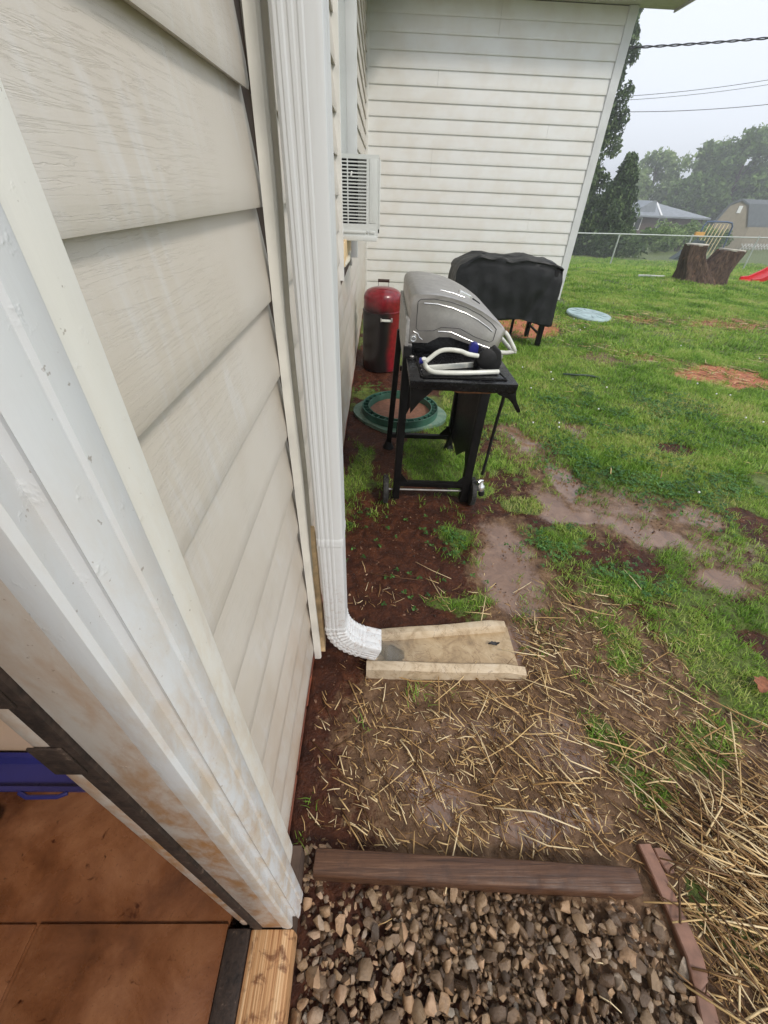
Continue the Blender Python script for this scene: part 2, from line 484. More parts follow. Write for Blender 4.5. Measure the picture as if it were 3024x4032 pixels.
for nm_, lo_, md_, hi_, wet_ in (('concrete_block', (150, 126, 98), (204, 184, 154), (220, 206, 184), 0.25), ('concrete_wet_shaded', (120, 100, 76), (176, 152, 118), (200, 180, 148), 0.75)):  # tray copy: wet, with relief shading painted in darker; rim copy painted lighter
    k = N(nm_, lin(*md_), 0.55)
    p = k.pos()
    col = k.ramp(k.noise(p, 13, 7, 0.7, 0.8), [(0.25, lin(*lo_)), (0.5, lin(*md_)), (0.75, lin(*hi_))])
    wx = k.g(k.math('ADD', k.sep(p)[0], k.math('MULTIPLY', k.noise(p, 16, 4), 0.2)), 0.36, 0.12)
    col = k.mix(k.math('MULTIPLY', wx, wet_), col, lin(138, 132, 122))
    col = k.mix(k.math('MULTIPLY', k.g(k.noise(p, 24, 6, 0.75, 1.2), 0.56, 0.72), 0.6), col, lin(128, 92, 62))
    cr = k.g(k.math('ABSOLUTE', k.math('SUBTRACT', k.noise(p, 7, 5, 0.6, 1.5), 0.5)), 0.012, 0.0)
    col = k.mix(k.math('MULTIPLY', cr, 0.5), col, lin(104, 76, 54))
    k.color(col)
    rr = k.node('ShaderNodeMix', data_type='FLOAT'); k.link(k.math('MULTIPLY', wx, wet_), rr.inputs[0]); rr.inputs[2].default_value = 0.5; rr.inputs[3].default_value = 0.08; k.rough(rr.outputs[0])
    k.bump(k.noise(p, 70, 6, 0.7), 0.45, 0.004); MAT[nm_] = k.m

k = N('water', (0.9, 0.93, 0.95, 1), 0.03); k.b.inputs['Transmission Weight'].default_value = 1.0; k.b.inputs['IOR'].default_value = 1.33
k.bump(k.noise(k.pos(), 90, 2), 0.3, 0.004); MAT['water'] = k.m
k = N('glass_pale', (0.42, 0.45, 0.43, 1), 0.08); MAT['glass_pale'] = k.m
k = N('glass_dark', (0.05, 0.06, 0.06, 1), 0.06); MAT['glass_dark'] = k.m

# ---- grill metals and paints
k = N('lid_steel', (0.44, 0.42, 0.40, 1), 0.38, 0.75)
p = k.pos()
k.color(k.mix(k.g(k.noise(p, 9, 6, 0.7), 0.4, 0.7), (0.40, 0.38, 0.36, 1), (0.50, 0.48, 0.45, 1)))
k.rough(k.ramp(k.noise(p, 40, 5, 0.7), [(0.3, (0.3, 0.3, 0.3)), (0.7, (0.5, 0.5, 0.5))]))
k.bump(k.g(k.voro(p, 85), 0.35, 0.1), 0.12, 0.002); MAT['lid_steel'] = k.m
simple('bright_metal', (0.82, 0.83, 0.82, 1), 0.2, 0.85, var=0.06, scale=20)
simple('groove_dark', (0.10, 0.10, 0.10, 1), 0.5, 0.4)
simple('black_enamel', (0.006, 0.006, 0.007, 1), 0.25, var=0.3, scale=15, spec=0.35)
simple('black_paint', (0.006, 0.0055, 0.0055, 1), 0.5, var=0.4, scale=25, bump=0.05, spec=0.25)
simple('galvanised', (0.42, 0.41, 0.39, 1), 0.45, 0.5, var=0.2, scale=30)
simple('rust', lin(140, 92, 58), 0.75, 0.1, var=0.35, scale=40, bump=0.2)
simple('white_enamel', (0.74, 0.75, 0.68, 1), 0.25, var=0.08, scale=20)
simple('black_rubber', (0.009, 0.009, 0.010, 1), 0.6, var=0.3, scale=30, bump=0.15)
simple('wheel_rubber', (0.03, 0.029, 0.027, 1), 0.7, var=0.4, scale=40, bump=0.3)
simple('cream_plastic', (0.62, 0.62, 0.5, 1), 0.35)
simple('blue_cap', lin(36, 40, 130), 0.35, var=0.15)

k = N('smoker_red', lin(150, 20, 34), 0.3)
p = k.pos()
xx = k.sep(p)[0]; zz = k.sep(p)[2]
soot = k.math('MULTIPLY', k.g(k.math('ADD', zz, k.math('MULTIPLY', k.noise(p, 6, 4), 0.10)), 0.74, 0.60), k.g(k.math('ADD', xx, k.math('MULTIPLY', k.noise(p, 4, 3), 0.08)), 0.20, 0.12))
col = k.mix(soot, k.ramp(k.noise(p, 30, 5), [(0.3, lin(104, 12, 22)), (0.7, lin(142, 22, 36))]), lin(24, 19, 20))
k.color(col); k.b.inputs['Coat Weight'].default_value = 0.3; MAT['smoker_red'] = k.m
simple('dark_wood', lin(58, 36, 26), 0.6, var=0.3, scale=40)
simple('black_cover', (0.011, 0.012, 0.013, 1), 0.5, var=0.35, scale=7, bump=0.4, bscale=14, spec=0.35)
simple('riser_green', lin(58, 100, 84), 0.5, var=0.3, scale=9, bump=0.1)
k = N('riser_flange', lin(120, 148, 130), 0.5)
p = k.pos(); k.color(k.ramp(k.noise(p, 9, 6, 0.7, 0.6), [(0.3, lin(70, 98, 82)), (0.55, lin(112, 140, 122)), (0.78, lin(148, 150, 124))]))
MAT['riser_flange'] = k.m
simple('lid_pale', lin(160, 182, 182), 0.45, var=0.2, scale=8, bump=0.1)
simple('unit_white', (0.70, 0.72, 0.70, 1), 0.35, var=0.04, scale=6)
simple('unit_fin', (0.35, 0.35, 0.33, 1), 0.5, 0.6)
simple('unit_dark', (0.01, 0.01, 0.01, 1), 0.6)

k = N('bark', lin(88, 74, 64), 0.9)
p = k.pos()
bk = k.noise(k.pos((7, 7, 1.6)), 3, 6, 0.7, 0.6)
col = k.ramp(bk, [(0.28, lin(48, 38, 33)), (0.5, lin(92, 74, 62)), (0.72, lin(134, 110, 92))])
k.color(k.mix(k.g(k.noise(p, 5, 4), 0.6, 0.72), col, lin(158, 116, 86)))
k.bump(bk, 1.0, 0.09); MAT['bark'] = k.m
simple('cut_wood', lin(196, 190, 178), 0.8, var=0.15, scale=12)
simple('trunk_grey', lin(86, 76, 66), 0.9, var=0.3)
simple('fence_metal', (0.55, 0.58, 0.55, 1), 0.4, 0.4, var=0.1)
simple('fence_wire', (0.26, 0.28, 0.26, 1), 0.5, 0.4)
simple('wire_black', (0.02, 0.02, 0.022, 1), 0.6)
simple('slide_red', lin(205, 30, 38), 0.35, var=0.08)
simple('shingle_grey', lin(140, 146, 152), 0.7, var=0.12, scale=2.5)
simple('shingle_dark', lin(118, 122, 126), 0.7, var=0.12, scale=2.5)
simple('house_brick', lin(92, 78, 68), 0.85, var=0.2, scale=6)
simple('shed_tan', lin(150, 140, 122), 0.8, var=0.08, scale=3)
simple('shed_roof', lin(100, 106, 110), 0.75, var=0.1, scale=3)
simple('frame_blue', lin(70, 92, 122), 0.4)
simple('pole_pale', lin(226, 206, 158), 0.6)
simple('board_orange', lin(220, 165, 84), 0.6)
simple('dark_green_plastic', lin(40, 60, 62), 0.5)
simple('leaf_dead', lin(150, 92, 62), 0.7, var=0.3, scale=60)
simple('leaf_black', lin(48, 44, 44), 0.5, var=0.3, scale=60)
simple('hose_green', lin(36, 58, 42), 0.5)
simple('white_paint', (0.8, 0.8, 0.78, 1), 0.5, var=0.04)

# ------------------------------------------------------------------ ground
_gy = [-400, -5, 2, 5, 7.75, 10, 11, 13, 16, 19, 30, 45, 60, 100, 400]
_gz = [0, 0, 0, 0.025, 0.06, 0.02, -0.01, -0.12, -0.40, -0.69, -1.38, -2.15, -2.55, -2.8, -3.0]
def ell(x, y, cx, cy, rx, ry, rot=0.0, soft=0.45):
    c, s = math.cos(R(rot)), math.sin(R(rot))
    u = ((x - cx) * c + (y - cy) * s) / rx; v = (-(x - cx) * s + (y - cy) * c) / ry
    return 1 - sstep(1 - soft, 1 + soft, np.sqrt(u * u + v * v))
def masks(x, y):
    x = np.asarray(x, float); y = np.asarray(y, float)
    sc = 0.05 + 0.02 * np.abs(y)
    wx = x + (fbm(x, y, 3.0, 3, 5) - 0.5) * 4 * sc; wy = y + (fbm(x, y, 3.0, 3, 11) - 0.5) * 4 * sc
    E = lambda *a, **k: ell(wx, wy, *a, **k)
    wet = np.maximum.reduce([E(0.70, 1.42, 0.11, 0.34, 8), E(1.20, 2.78, 0.13, 0.26), E(1.34, 2.26, 0.12, 0.22, 20), E(1.06, 1.98, 0.17, 0.22),
                             E(1.34, 1.88, 0.24, 0.10, -20), E(1.58, 1.70, 0.24, 0.11, -25), E(1.83, 1.36, 0.15, 0.10), E(0.68, 0.95, 0.07, 0.10),
                             E(0.22, 0.46, 0.12, 0.08), E(0.55, 0.37, 0.16, 0.05), 0.7 * E(0.75, 0.6, 0.2, 0.1), 0.6 * E(0.4, 0.68, 0.2, 0.06), 0.6 * E(1.5, 2.1, 0.3, 0.2), 0.55 * E(1.9, 1.6, 0.3, 0.15), 0.75 * E(1.02, 1.72, 0.10, 0.12), 0.8 * E(1.95, 1.86, 0.2, 0.07, -10), E(1.62, 3.05, 0.10, 0.16) * 0.8])
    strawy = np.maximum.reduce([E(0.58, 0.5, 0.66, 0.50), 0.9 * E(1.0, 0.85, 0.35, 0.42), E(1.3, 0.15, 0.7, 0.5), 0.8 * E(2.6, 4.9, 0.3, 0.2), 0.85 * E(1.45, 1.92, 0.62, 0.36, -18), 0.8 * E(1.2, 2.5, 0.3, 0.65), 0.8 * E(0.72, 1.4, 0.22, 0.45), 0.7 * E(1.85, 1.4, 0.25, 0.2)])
    red = np.maximum.reduce([E(3.85, 4.45, 0.55, 0.30, -10), 0.9 * E(2.05, 6.1, 0.55, 0.5), 0.6 * E(5.3, 6.6, 1.0, 0.35), 0.6 * E(4.0, 6.75, 0.6, 0.3), 0.55 * E(3.1, 5.0, 0.6, 0.2, -30)])
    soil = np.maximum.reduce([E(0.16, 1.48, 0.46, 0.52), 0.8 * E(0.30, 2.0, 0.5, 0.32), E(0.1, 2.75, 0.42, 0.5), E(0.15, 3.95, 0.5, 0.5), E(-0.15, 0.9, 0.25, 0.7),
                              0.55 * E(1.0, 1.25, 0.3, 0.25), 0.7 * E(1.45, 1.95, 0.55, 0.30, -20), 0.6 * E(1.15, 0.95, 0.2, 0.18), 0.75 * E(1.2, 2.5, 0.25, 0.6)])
    isl = np.maximum.reduce([E(1.0, 1.64, 0.24, 0.12, 20), E(1.28, 1.36, 0.20, 0.11), E(0.83, 1.98, 0.10, 0.10), E(0.48, 2.5, 0.24, 0.22), E(0.60, 2.15, 0.12, 0.15),
                             E(1.15, 0.60, 0.10, 0.08), E(0.92, 0.48, 0.08, 0.06), E(0.90, 0.64, 0.07, 0.07), E(0.40, 1.62, 0.12, 0.09), E(1.02, 1.02, 0.09, 0.12),
                             E(-0.18, 2.4, 0.06, 0.3), E(-0.1, 3.75, 0.15, 0.15), E(0.93, 0.16, 0.05, 0.08), E(1.0, 0.10, 0.08, 0.05), E(0.45, 1.25, 0.18, 0.07)])
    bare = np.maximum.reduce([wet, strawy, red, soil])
    patch = sstep(0.34, 0.52, fbm(x, y, 2.2, 4, 23) + np.clip((x - 1.2) * 0.12, -0.1, 0.3) + np.clip((y - 3) * 0.05, -0.05, 0.25))
    sparse = 0.07 * sstep(0.2, 0.5, x) * sstep(0.9, 1.2, y) * (1 - 0.6 * wet)
    grass = np.clip(np.maximum.reduce([(1 - bare) * patch, isl, sparse]), 0, 1)
    return wet * (1 - isl), strawy, red, grass, isl
def ground_z(x, y):
    x = np.asarray(x, float); y = np.asarray(y, float)
    z = np.interp(y, _gy, _gz)
    far = np.clip((np.hypot(x, y) - 4) / 30, 0, 1)
    z = z + (fbm(x, y, 1.3, 3, 41) - 0.5) * (0.035 + 0.25 * far) * sstep(0.2, 1.5, np.hypot(x, y))
    z = z + (fbm(x, y, 9.0, 4, 61) - 0.5) * 0.02
    return z
def axis_lines(segs):
    out = []
    for a, b, n in segs: out.append(np.linspace(a, b, n, endpoint=False))
    out.append([segs[-1][1]]); return np.concatenate(out)
gx = axis_lines([(-320, -40, 8), (-40, -4, 10), (-4, -0.24, 10), (-0.24, 2.4, 176), (2.4, 6, 72), (6, 14, 40), (14, 60, 40), (60, 320, 14)])
gyl = axis_lines([(-320, -20, 8), (-20, -1, 10), (-1, -0.1, 10), (-0.1, 3.2, 220), (3.2, 8, 110), (8, 20, 60), (20, 70, 40), (70, 320, 14)])
GX, GY = np.meshgrid(gx, gyl)
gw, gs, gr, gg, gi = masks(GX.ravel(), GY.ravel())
GZ = ground_z(GX.ravel(), GY.ravel())
GZ = GZ * (1 - 0.6 * gw) - 0.006 * gw
gg = np.where((GY.ravel() < 0.26) & (GX.ravel() < 0.85), 0, gg)
bed = ell(GX.ravel(), GY.ravel(), 0.34, -0.1, 0.5, 0.33, 0, 0.12)
GZ = np.where(GY.ravel() < 9, GZ, GZ) - 0.018 * bed
under = (GX.ravel() < -0.23) & (GY.ravel() > -6) & (GY.ravel() < 12)
GZ = np.where(under, np.minimum(GZ, -0.05), GZ)
nx, ny = len(gx), len(gyl)
ii = (np.arange(ny - 1)[:, None] * nx + np.arange(nx - 1)[None, :]).ravel()
quads = np.stack([ii, ii + 1, ii + nx + 1, ii + nx], 1)
gme = raw_mesh('ground', np.stack([GX.ravel(), GY.ravel(), GZ], 1), [quads], MAT['ground_soil'], True)
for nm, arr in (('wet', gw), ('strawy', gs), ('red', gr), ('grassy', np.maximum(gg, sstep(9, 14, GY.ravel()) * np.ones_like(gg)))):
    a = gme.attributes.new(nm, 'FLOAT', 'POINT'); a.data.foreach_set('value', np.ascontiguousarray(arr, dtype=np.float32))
ground = link_mesh('ground', gme)
tag(ground, 'wet red clay yard with muddy puddles and thin lawn', None, None, 'structure')

# ------------------------------------------------------------------ house
E_ = 0.1536                       # siding exposure
WX = -0.2175                      # face of the side wall siding
house = empty('house', (-1.0, 4.0, 0))
tag(house, 'beige vinyl sided house with a projecting white sided wing and open back door', 'house')

side_wall = MB().box(-0.268, -0.236, 0.165, 7.80, -0.1, 3.3).build('side_wall', MAT['sheathing'], house)
MB().box(-0.268, -0.236, -4.0, -0.78, -0.1, 3.3).build('side_wall', MAT['siding_side'], house)
MB().box(-0.268, -0.237, -0.78, 0.165, 2.15, 3.3).build('door_header', MAT['siding_side'], house)

def course_y(parent, y0, y1, z0, z1, x=WX, wob=0.0, seed=0):
    """one clapboard course on the side wall (faces +x)"""
    n = max(2, int((y1 - y0) / 0.12)) if wob else 2
    rings = []
    for i in range(n + 1):
        y = y0 + (y1 - y0) * i / n
        w = wob * (math.sin(y * 7.3 + seed) + 0.6 * math.sin(y * 17 + seed * 2.1)) * 0.5
        rings.append([(x - 0.0175, y, z0 + 0.003), (x - 0.0015 + w, y, z0 - 0.002), (x + w, y, z0 + 0.004), (x - 0.001 + w, y, z0 + 0.03), (x - 0.0165, y, z1 + 0.003), (x - 0.0185, y, z1 + 0.003)])
    m = MB(); m.loft(rings)
    return m.build('siding_board', MAT['siding_side'], parent, smooth=28)
Z0 = 0.084
NC = 21
for i in range(NC):
    za, zb = Z0 + i * E_, Z0 + (i + 1) * E_
    course_y(side_wall, 0.300, 0.958 + 0.004 * math.sin(i * 2.3), za, zb, wob=0.0015, seed=i)
    if za > 1.0 and za < 2.45:
        course_y(side_wall, 1.035, 2.70, za, zb, wob=0.004, seed=i + 3)
        course_y(side_wall, 3.78, 7.70, za, zb, wob=0.004, seed=i + 5)
    else:
        course_y(side_wall, 1.035, 4.1, za, zb, wob=0.005, seed=i + 3)
        course_y(side_wall, 4.104, 7.70, za, zb, wob=0.005, seed=i + 9)

# brick footing below the siding
foot = MB().box(-0.33, -0.243, 0.22, 7.78, -0.25, 0.10).build('footing', MAT['mortar_brown'], house)
bm0 = MB().box(-0.245, -0.2235, 0.0, 0.205, 0.0, 0.062).build('brick', MAT['brick_red'], foot, bevel=0.004, origin=(-0.235, 0.1, 0.0))
first = True
for row in range(2):
    for j in range(35):
        y = 0.30 + j * 0.215 + (0.1 if row else 0)
        if y + 0.2 > 7.75: continue
        loc = Vector((-0.235 + random.uniform(-0.002, 0.002), y + 0.1, -0.055 + row * 0.072))
        if first: b = bm0; first = False; b.location = loc - ORG[foot]
        else:
            b = bm0.copy(); COL.objects.link(b); b.parent = foot; b.location = loc - ORG[foot]

# door frame
df = empty('door_frame', (-0.2, 0.15, 0.12), house)
jamb_top = 2.15
MB().box(-0.2385, -0.192, 0.145, 0.1655, 0.12, jamb_top).build('jamb', MAT['jamb_paint'], df, bevel=0.002)
prof = [(-0.192, 0.1665), (-0.1915, 0.1445), (-0.179, 0.1425), (-0.171, 0.1435), (-0.168, 0.1475), (-0.1715, 0.164), (-0.163, 0.1645), (-0.1562, 0.1600),
        (-0.1535, 0.1665), (-0.1530, 0.182), (-0.1555, 0.1835), (-0.1555, 0.1865), (-0.1525, 0.188), (-0.1518, 0.204), (-0.154, 0.2085), (-0.165, 0.212), (-0.22, 0.212), (-0.236, 0.212), (-0.236, 0.1665)]
MB().prism(prof, 'z', 0.118, jamb_top).build('brick_mould', MAT['casing_paint'], df, smooth=30)
jc = [(-0.236, 0.2135), (-0.2005, 0.2135), (-0.1975, 0.238), (-0.2005, 0.243), (-0.1965, 0.250), (-0.1935, 0.262), (-0.1925, 0.285), (-0.1945, 0.3005), (-0.200, 0.3045), (-0.236, 0.3045)]
MB().prism(jc, 'z', 0.115, jamb_top + 0.1).build('siding_channel', MAT['channel_paint'], df, smooth=30)
MB().box(-0.2565, -0.239, 0.1410, 0.160, 0.122, jamb_top).build('weatherstrip', MAT['weatherstrip'], df, bevel=0.002)
MB().box(-0.272, -0.257, 0.1415, 0.1655, 0.25, jamb_top).build('inner_casing', MAT['jamb_paint'], df, bevel=0.003)
for zc in (1.112, 1.232):
    MB().box(-0.274, -0.246, 0.1385, 0.1408, zc - 0.026, zc + 0.026).build('hinge_leaf', MAT['weatherstrip'], df, bevel=0.001)
MB().prism([(-0.272, 0.19), (-0.262, 0.19), (-0.258, 0.21), (-0.261, 0.235), (-0.268, 0.24), (-0.272, 0.23)], 'y', 0.142, 0.160).build('casing_chip', MAT['jamb_paint'], df, bevel=0.001)
MB().box(-0.264, -0.1645, -0.80, 0.1425, 0.02, 0.1195).build('wood_sill', MAT['sill_wood'], df, bevel=0.004)
MB().box(-0.318, -0.265, -0.80, 0.144, 0.02, 0.126).build('threshold', MAT['weatherstrip'], df, bevel=0.006)
MB().box(-0.27, -0.17, 0.145, 0.30, -0.1, 0.114).build('rim_joist', MAT['sheathing'], df)

# room behind the doorway
room = empty('room', (-1.4, 0, 0.12))
tag(room, 'muddy brown floored room seen through the open back door', None, None, 'structure')
MB().box(-3.2, -0.3185, -2.6, 0.86, 0.0, 0.112).build('floor', MAT['floor_brown'], room)
MB().box(-0.758, -0.3195, -1.4, 0.152, 0.113, 0.1205).build('floor_panel', MAT['floor_brown'], room, bevel=0.002)
MB().box(-1.5, -0.768, -1.4, 0.152, 0.113, 0.119).build('floor_panel', MAT['floor_brown'], room, bevel=0.002)
MB().box(-3.2, -0.27, 0.512, 0.60, 0.0, 2.5).build('partition_wall', MAT['room_wall'], room)
MB().box(-3.3, -3.2, -2.6, 0.95, 0.0, 2.5).build('partition_wall', MAT['room_wall'], room)
MB().box(-3.2, -0.27, -2.7, -2.6, 0.0, 2.5).build('partition_wall', MAT['room_wall'], room)
MB().box(-3.3, -0.27, -2.7, 0.95, 2.5, 2.6).build('ceiling', MAT['ceiling_white'], room)

# window in the side wall
win = empty('window', (-0.22, 3.2, 1.1), house)
MB().prism([(-0.236, 2.690), (-0.2015, 2.690), (-0.2005, 2.694), (-0.2005, 2.722), (-0.208, 2.724), (-0.208, 2.760), (-0.236, 2.760)], 'z', 1.07, 2.48).build('side_casing', MAT['white_vinyl'], win, smooth=30)
MB().box(-0.236, -0.168, 3.70, 3.775, 1.07, 2.48).build('side_casing', MAT['white_trim'], win, bevel=0.003)
MB().box(-0.236, -0.185, 2.762, 3.698, 2.42, 2.48).build('head_casing', MAT['white_trim'], win, bevel=0.003)
MB().box(-0.2362, -0.2335, 2.762, 3.698, 1.28, 2.42).build('pane', MAT['glass_pale'], win)
MB().box(-0.236, -0.200, 2.762, 3.45, 1.13, 1.245).build('sill_board', MAT['raw_tan'], win, bevel=0.004)
MB().tube([(-0.205, 2.79, 1.135), (-0.198, 3.0, 1.14), (-0.205, 3.3, 1.15)], [0.012, 0.018, 0.012], 8).build('torn_vinyl', MAT['cream_vinyl'], win, smooth=60)

# eaves above the side wall and the wing
eave = MB().box(-0.34, 0.22, -4.0, 7.38, 3.302, 3.335).build('soffit', MAT['soffit'], house)
MB().box(0.222, 0.24, -4.0, 7.38, 3.26, 3.46).build('fascia', MAT['white_trim'], house)
MB().prism([(-0.6, 3.34), (0.26, 3.34), (0.26, 3.47), (-0.6, 3.85), (-4.5, 5.4), (-4.5, 3.34)], 'y', -4.0, 7.36).build('roof', MAT['shingle_grey'], house)

# wing
WY = 7.75
wing = MB().box(-0.30, 3.105, WY + 0.026, 12.5, -0.2, 3.36).build('wing_wall', MAT['sheathing'], house)
def course_x(parent, x0, x1, z0, z1):
    y = WY
    poly = [(y + 0.0135, z0 + 0.006), (y + 0.001, z0 - 0.003), (y, z0 + 0.004), (y + 0.001, z0 + 0.03), (y + 0.0135, z1 + 0.004), (y + 0.0165, z1 + 0.004)]
    MB().prism(poly, 'x', x0, x1).build('siding_board', MAT['siding_wing'], parent, smooth=28)
zt = 3.042 - 19 * E_
for i in range(22):
    za, zb = zt + i * E_, zt + (i + 1) * E_
    if zb > 3.36: zb = 3.355
    if za >= 3.34: break
    xs = [-0.19, 3.0]
    if i in (19, 20): xs = [-0.19, 1.436, 3.0]
    if i in (6, 7, 13): xs = [-0.19, 2.31, 3.0]
    if i in (10, 11, 16): xs = [-0.19, 0.72, 3.0]
    for a, b in zip(xs[:-1], xs[1:]):
        course_x(wing, a + (0.002 if a > 0 else 0), b, za, zb)
MB().prism([(3.0, WY + 0.026), (3.0, WY - 0.008), (3.005, WY - 0.013), (3.113, WY - 0.013), (3.118, WY - 0.008), (3.118, WY + 0.1), (3.105, WY + 0.1), (3.105, WY + 0.026)], 'z', 0.10, 3.358).build('corner_post', MAT['white_trim'], wing, smooth=30)
MB().box(-0.236, -0.19, WY - 0.045, WY + 0.026, 0.08, 3.32).build('inside_corner_post', MAT['white_vinyl'], wing, bevel=0.004)
MB().box(-0.28, 3.10, WY + 0.03, 12.4, -0.22, 0.105).build('wing_footing', MAT['brick_red'], wing)
MB().box(0.245, 3.60, WY - 0.40, WY + 0.10, 3.362, 3.385).build('wing_soffit', MAT['soffit'], wing)
MB().box(0.245, 3.62, WY - 0.42, WY - 0.402, 3.34, 3.55).build('wing_fascia', MAT['soffit'], wing)
MB().box(3.602, 3.62, WY - 0.40, WY + 0.10, 3.34, 3.55).build('wing_fascia', MAT['white_trim'], wing)
MB().prism([(WY - 0.44, 3.40), (12.7, 3.40), (12.7, 3.55), (10.1, 4.9), (WY - 0.44, 3.56)], 'x', -0.3, 3.15).build('wing_roof', MAT['shingle_grey'], wing)

# ------------------------------------------------------------------ loose vinyl strip beside the downspout
strip = empty('vinyl_trim_strip', (-0.21, 0.92, 0.03))
tag(strip, 'bent cream vinyl trim strip splitting open on the siding beside the downspout', 'trim strip')
zs = [0.03, 0.18, 0.35, 0.6, 0.9, 1.1, 1.285, 1.5, 1.739, 2.2, 2.8, 3.28]
yl = [0.905, 0.906, 0.907, 0.909, 0.911, 0.913, 0.915, 0.920, 0.925, 0.930, 0.935, 0.940]
xsh = [0, 0, 0, 0, 0, 0, 0.001, 0.005, 0.009, 0.014, 0.019, 0.022]
def strip_part(name, off, w, x0, depth, mat, zlo=0, bow=None):
    m = MB(); rings = []
    for i, (z, y) in enumerate(zip(zs, yl)):
        if z < zlo: continue
        b = bow(z) if bow else 0
        ya = y + off; d = depth + 0.002 * math.sin(z * 9 + off * 300)
        xa = x0 + xsh[i]
        rings.append([(xa, ya, z), (xa + d * 0.8, ya + b, z), (xa + d, ya + w * 0.3 + b, z), (xa + d, ya + w * 0.75 + b, z), (xa + d * 0.7, ya + w + b, z), (xa, ya + w, z)])
    m.loft(rings); return m.build(name, mat, strip, smooth=40)
strip_part('outer_flange', 0.0, 0.016, -0.2160, 0.0235, MAT['strip_vinyl'])
strip_part('inner_flange', 0.020, 0.014, -0.2160, 0.0310, MAT['cream_vinyl'], 0.1, lambda z: 0.004 * max(0, math.sin(z * 4.2)))
MB().prism([(0.924, 0.05), (0.952, 0.09), (0.948, 0.66), (0.934, 0.70)], 'x', -0.210, -0.176).build('torn_edge', MAT['raw_tan'], strip, bevel=0.002)

# ------------------------------------------------------------------ downspout
DX, DY = -0.123, 0.92
ds = empty('downspout', (DX, DY, 0.1))
tag(ds, 'white ribbed metal downspout with a curved elbow over the splash block', 'downspout')
def ds_ring(sa=1.0, sb=1.0):
    """outline (a: outwards from wall, b: along wall); grooved face at b = -"""
    a0, b0 = 0.038 * sa, 0.05 * sb
    g = 0.0018
    pts = [(-a0 + 0.006, -b0)]
    for c in (-0.022, -0.008, 0.006):
        pts += [(c * sa - 0.005, -b0), (c * sa - 0.0025, -b0 - g), (c * sa + 0.0025, -b0 - g), (c * sa + 0.005, -b0)]
    pts += [(a0 - 0.008, -b0), (a0 - 0.002, -b0 + 0.003), (a0, -b0 + 0.009)]
    for c in (-0.02, 0.02):
        pts += [(a0, c * sb - 0.005), (a0 - g, c * sb), (a0, c * sb + 0.005)]
    pts += [(a0, b0 - 0.008), (a0 - 0.008, b0), (-a0 + 0.008, b0), (-a0, b0 - 0.008), (-a0, -b0 + 0.006)]
    return pts
def ds_sweep(path, name, scales=None):
    rings = []
    for i, (x, z, th) in enumerate(path):
        sa = scales[i] if scales else 1.0
        na = (math.cos(th), math.sin(th))      # outward normal in the x-z plane
        rings.append([(x + a * na[0], DY + b, z + a * na[1]) for a, b in ds_ring(sa, sa)])
    return MB().loft(rings).build(name, MAT['downspout_paint'], ds, smooth=32)
ds_sweep([(DX, 0.70, 0), (DX, 3.25, 0)], 'upper_pipe')
ds_sweep([(DX, 0.268, 0), (DX, 0.675, 0)], 'lower_pipe', [0.965, 0.965])
ds_sweep([(DX, 0.672, 0), (DX, 0.676, 0), (DX, 0.682, 0), (DX, 0.690, 0), (DX, 0.699, 0), (DX, 0.704, 0)], 'joint_band', [0.98, 1.04, 1.03, 1.035, 1.03, 0.99])
rb = 0.142; path = []; sc = []
th_end = R(70); nst = 27
path.append((DX, 0.275, 0)); sc.append(1.0)
for i in range(nst):
    th = th_end * i / (nst - 1)
    path.append((DX + rb * (1 - math.cos(th)), 0.266 - rb * math.sin(th), th)); sc.append((1.03, 1.0, 0.955)[i % 3])
ex, ez = path[-1][0], path[-1][1]
for L in (0.004, 0.03, 0.064):
    path.append((ex + L * math.sin(th_end), ez - L * math.cos(th_end), th_end)); sc.append(1.0)
ds_sweep(path, 'elbow', sc)
for zc in (1.9,):
    MB().box(-0.236, DX + 0.04, DY - 0.053, DY + 0.053, zc, zc + 0.025).build('strap', MAT['downspout_paint'], ds, bevel=0.002)

# ------------------------------------------------------------------ splash block
sb = empty('splash_block', (0.3, 0.98, 0))
tag(sb, 'tan concrete splash block on the mud under the downspout elbow', 'splash block')
def sbx(y0l, y1l, y0r, y1r, x0, x1, z0, z1l, z1r):
    return [(x0, y0l, z0), (x1, y0r, z0), (x1, y1r, z0), (x0, y1l, z0), (x0, y0l, z1l), (x1, y0r, z1r), (x1, y1r, z1r), (x0, y1l, z1l)]
BF = [(0, 3, 2, 1), (4, 5, 6, 7), (0, 1, 5, 4), (1, 2, 6, 5), (2, 3, 7, 6), (3, 0, 4, 7)]
MB().add(sbx(0.87, 1.01, 0.865, 1.085, 0.005, 0.60, -0.02, 0.024, 0.012), BF).build('tray', MAT['concrete_wet_shaded'], sb, bevel=0.004)
def rim(ya_l, yb_l, ya_r, yb_r, x0, x1, out):
    # sloping outer side, rounded crest
    rings = []
    for t in np.linspace(0, 1, 9):
        x = x0 + (x1 - x0) * t; a = ya_l + (ya_r - ya_l) * t; b = yb_l + (yb_r - yb_l) * t
        h = 0.054 - 0.006 * t + 0.003 * math.sin(t * 9) if t < 0.93 else 0.036
        w = b - a
        rings.append([(x, a, -0.02), (x, b, -0.02), (x, b - 0.1 * w, h - 0.012), (x, b - 0.25 * w, h), (x, a + 0.42 * w, h), (x, a + 0.2 * w, h - 0.006)] if out < 0 else
                     [(x, a, -0.02), (x, b, -0.02), (x, b - 0.2 * w, h - 0.006), (x, b - 0.42 * w, h), (x, a + 0.25 * w, h), (x, a + 0.1 * w, h - 0.012)])
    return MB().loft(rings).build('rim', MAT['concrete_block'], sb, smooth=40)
rim(0.836, 0.900, 0.833, 0.893, -0.012, 0.615, -1)
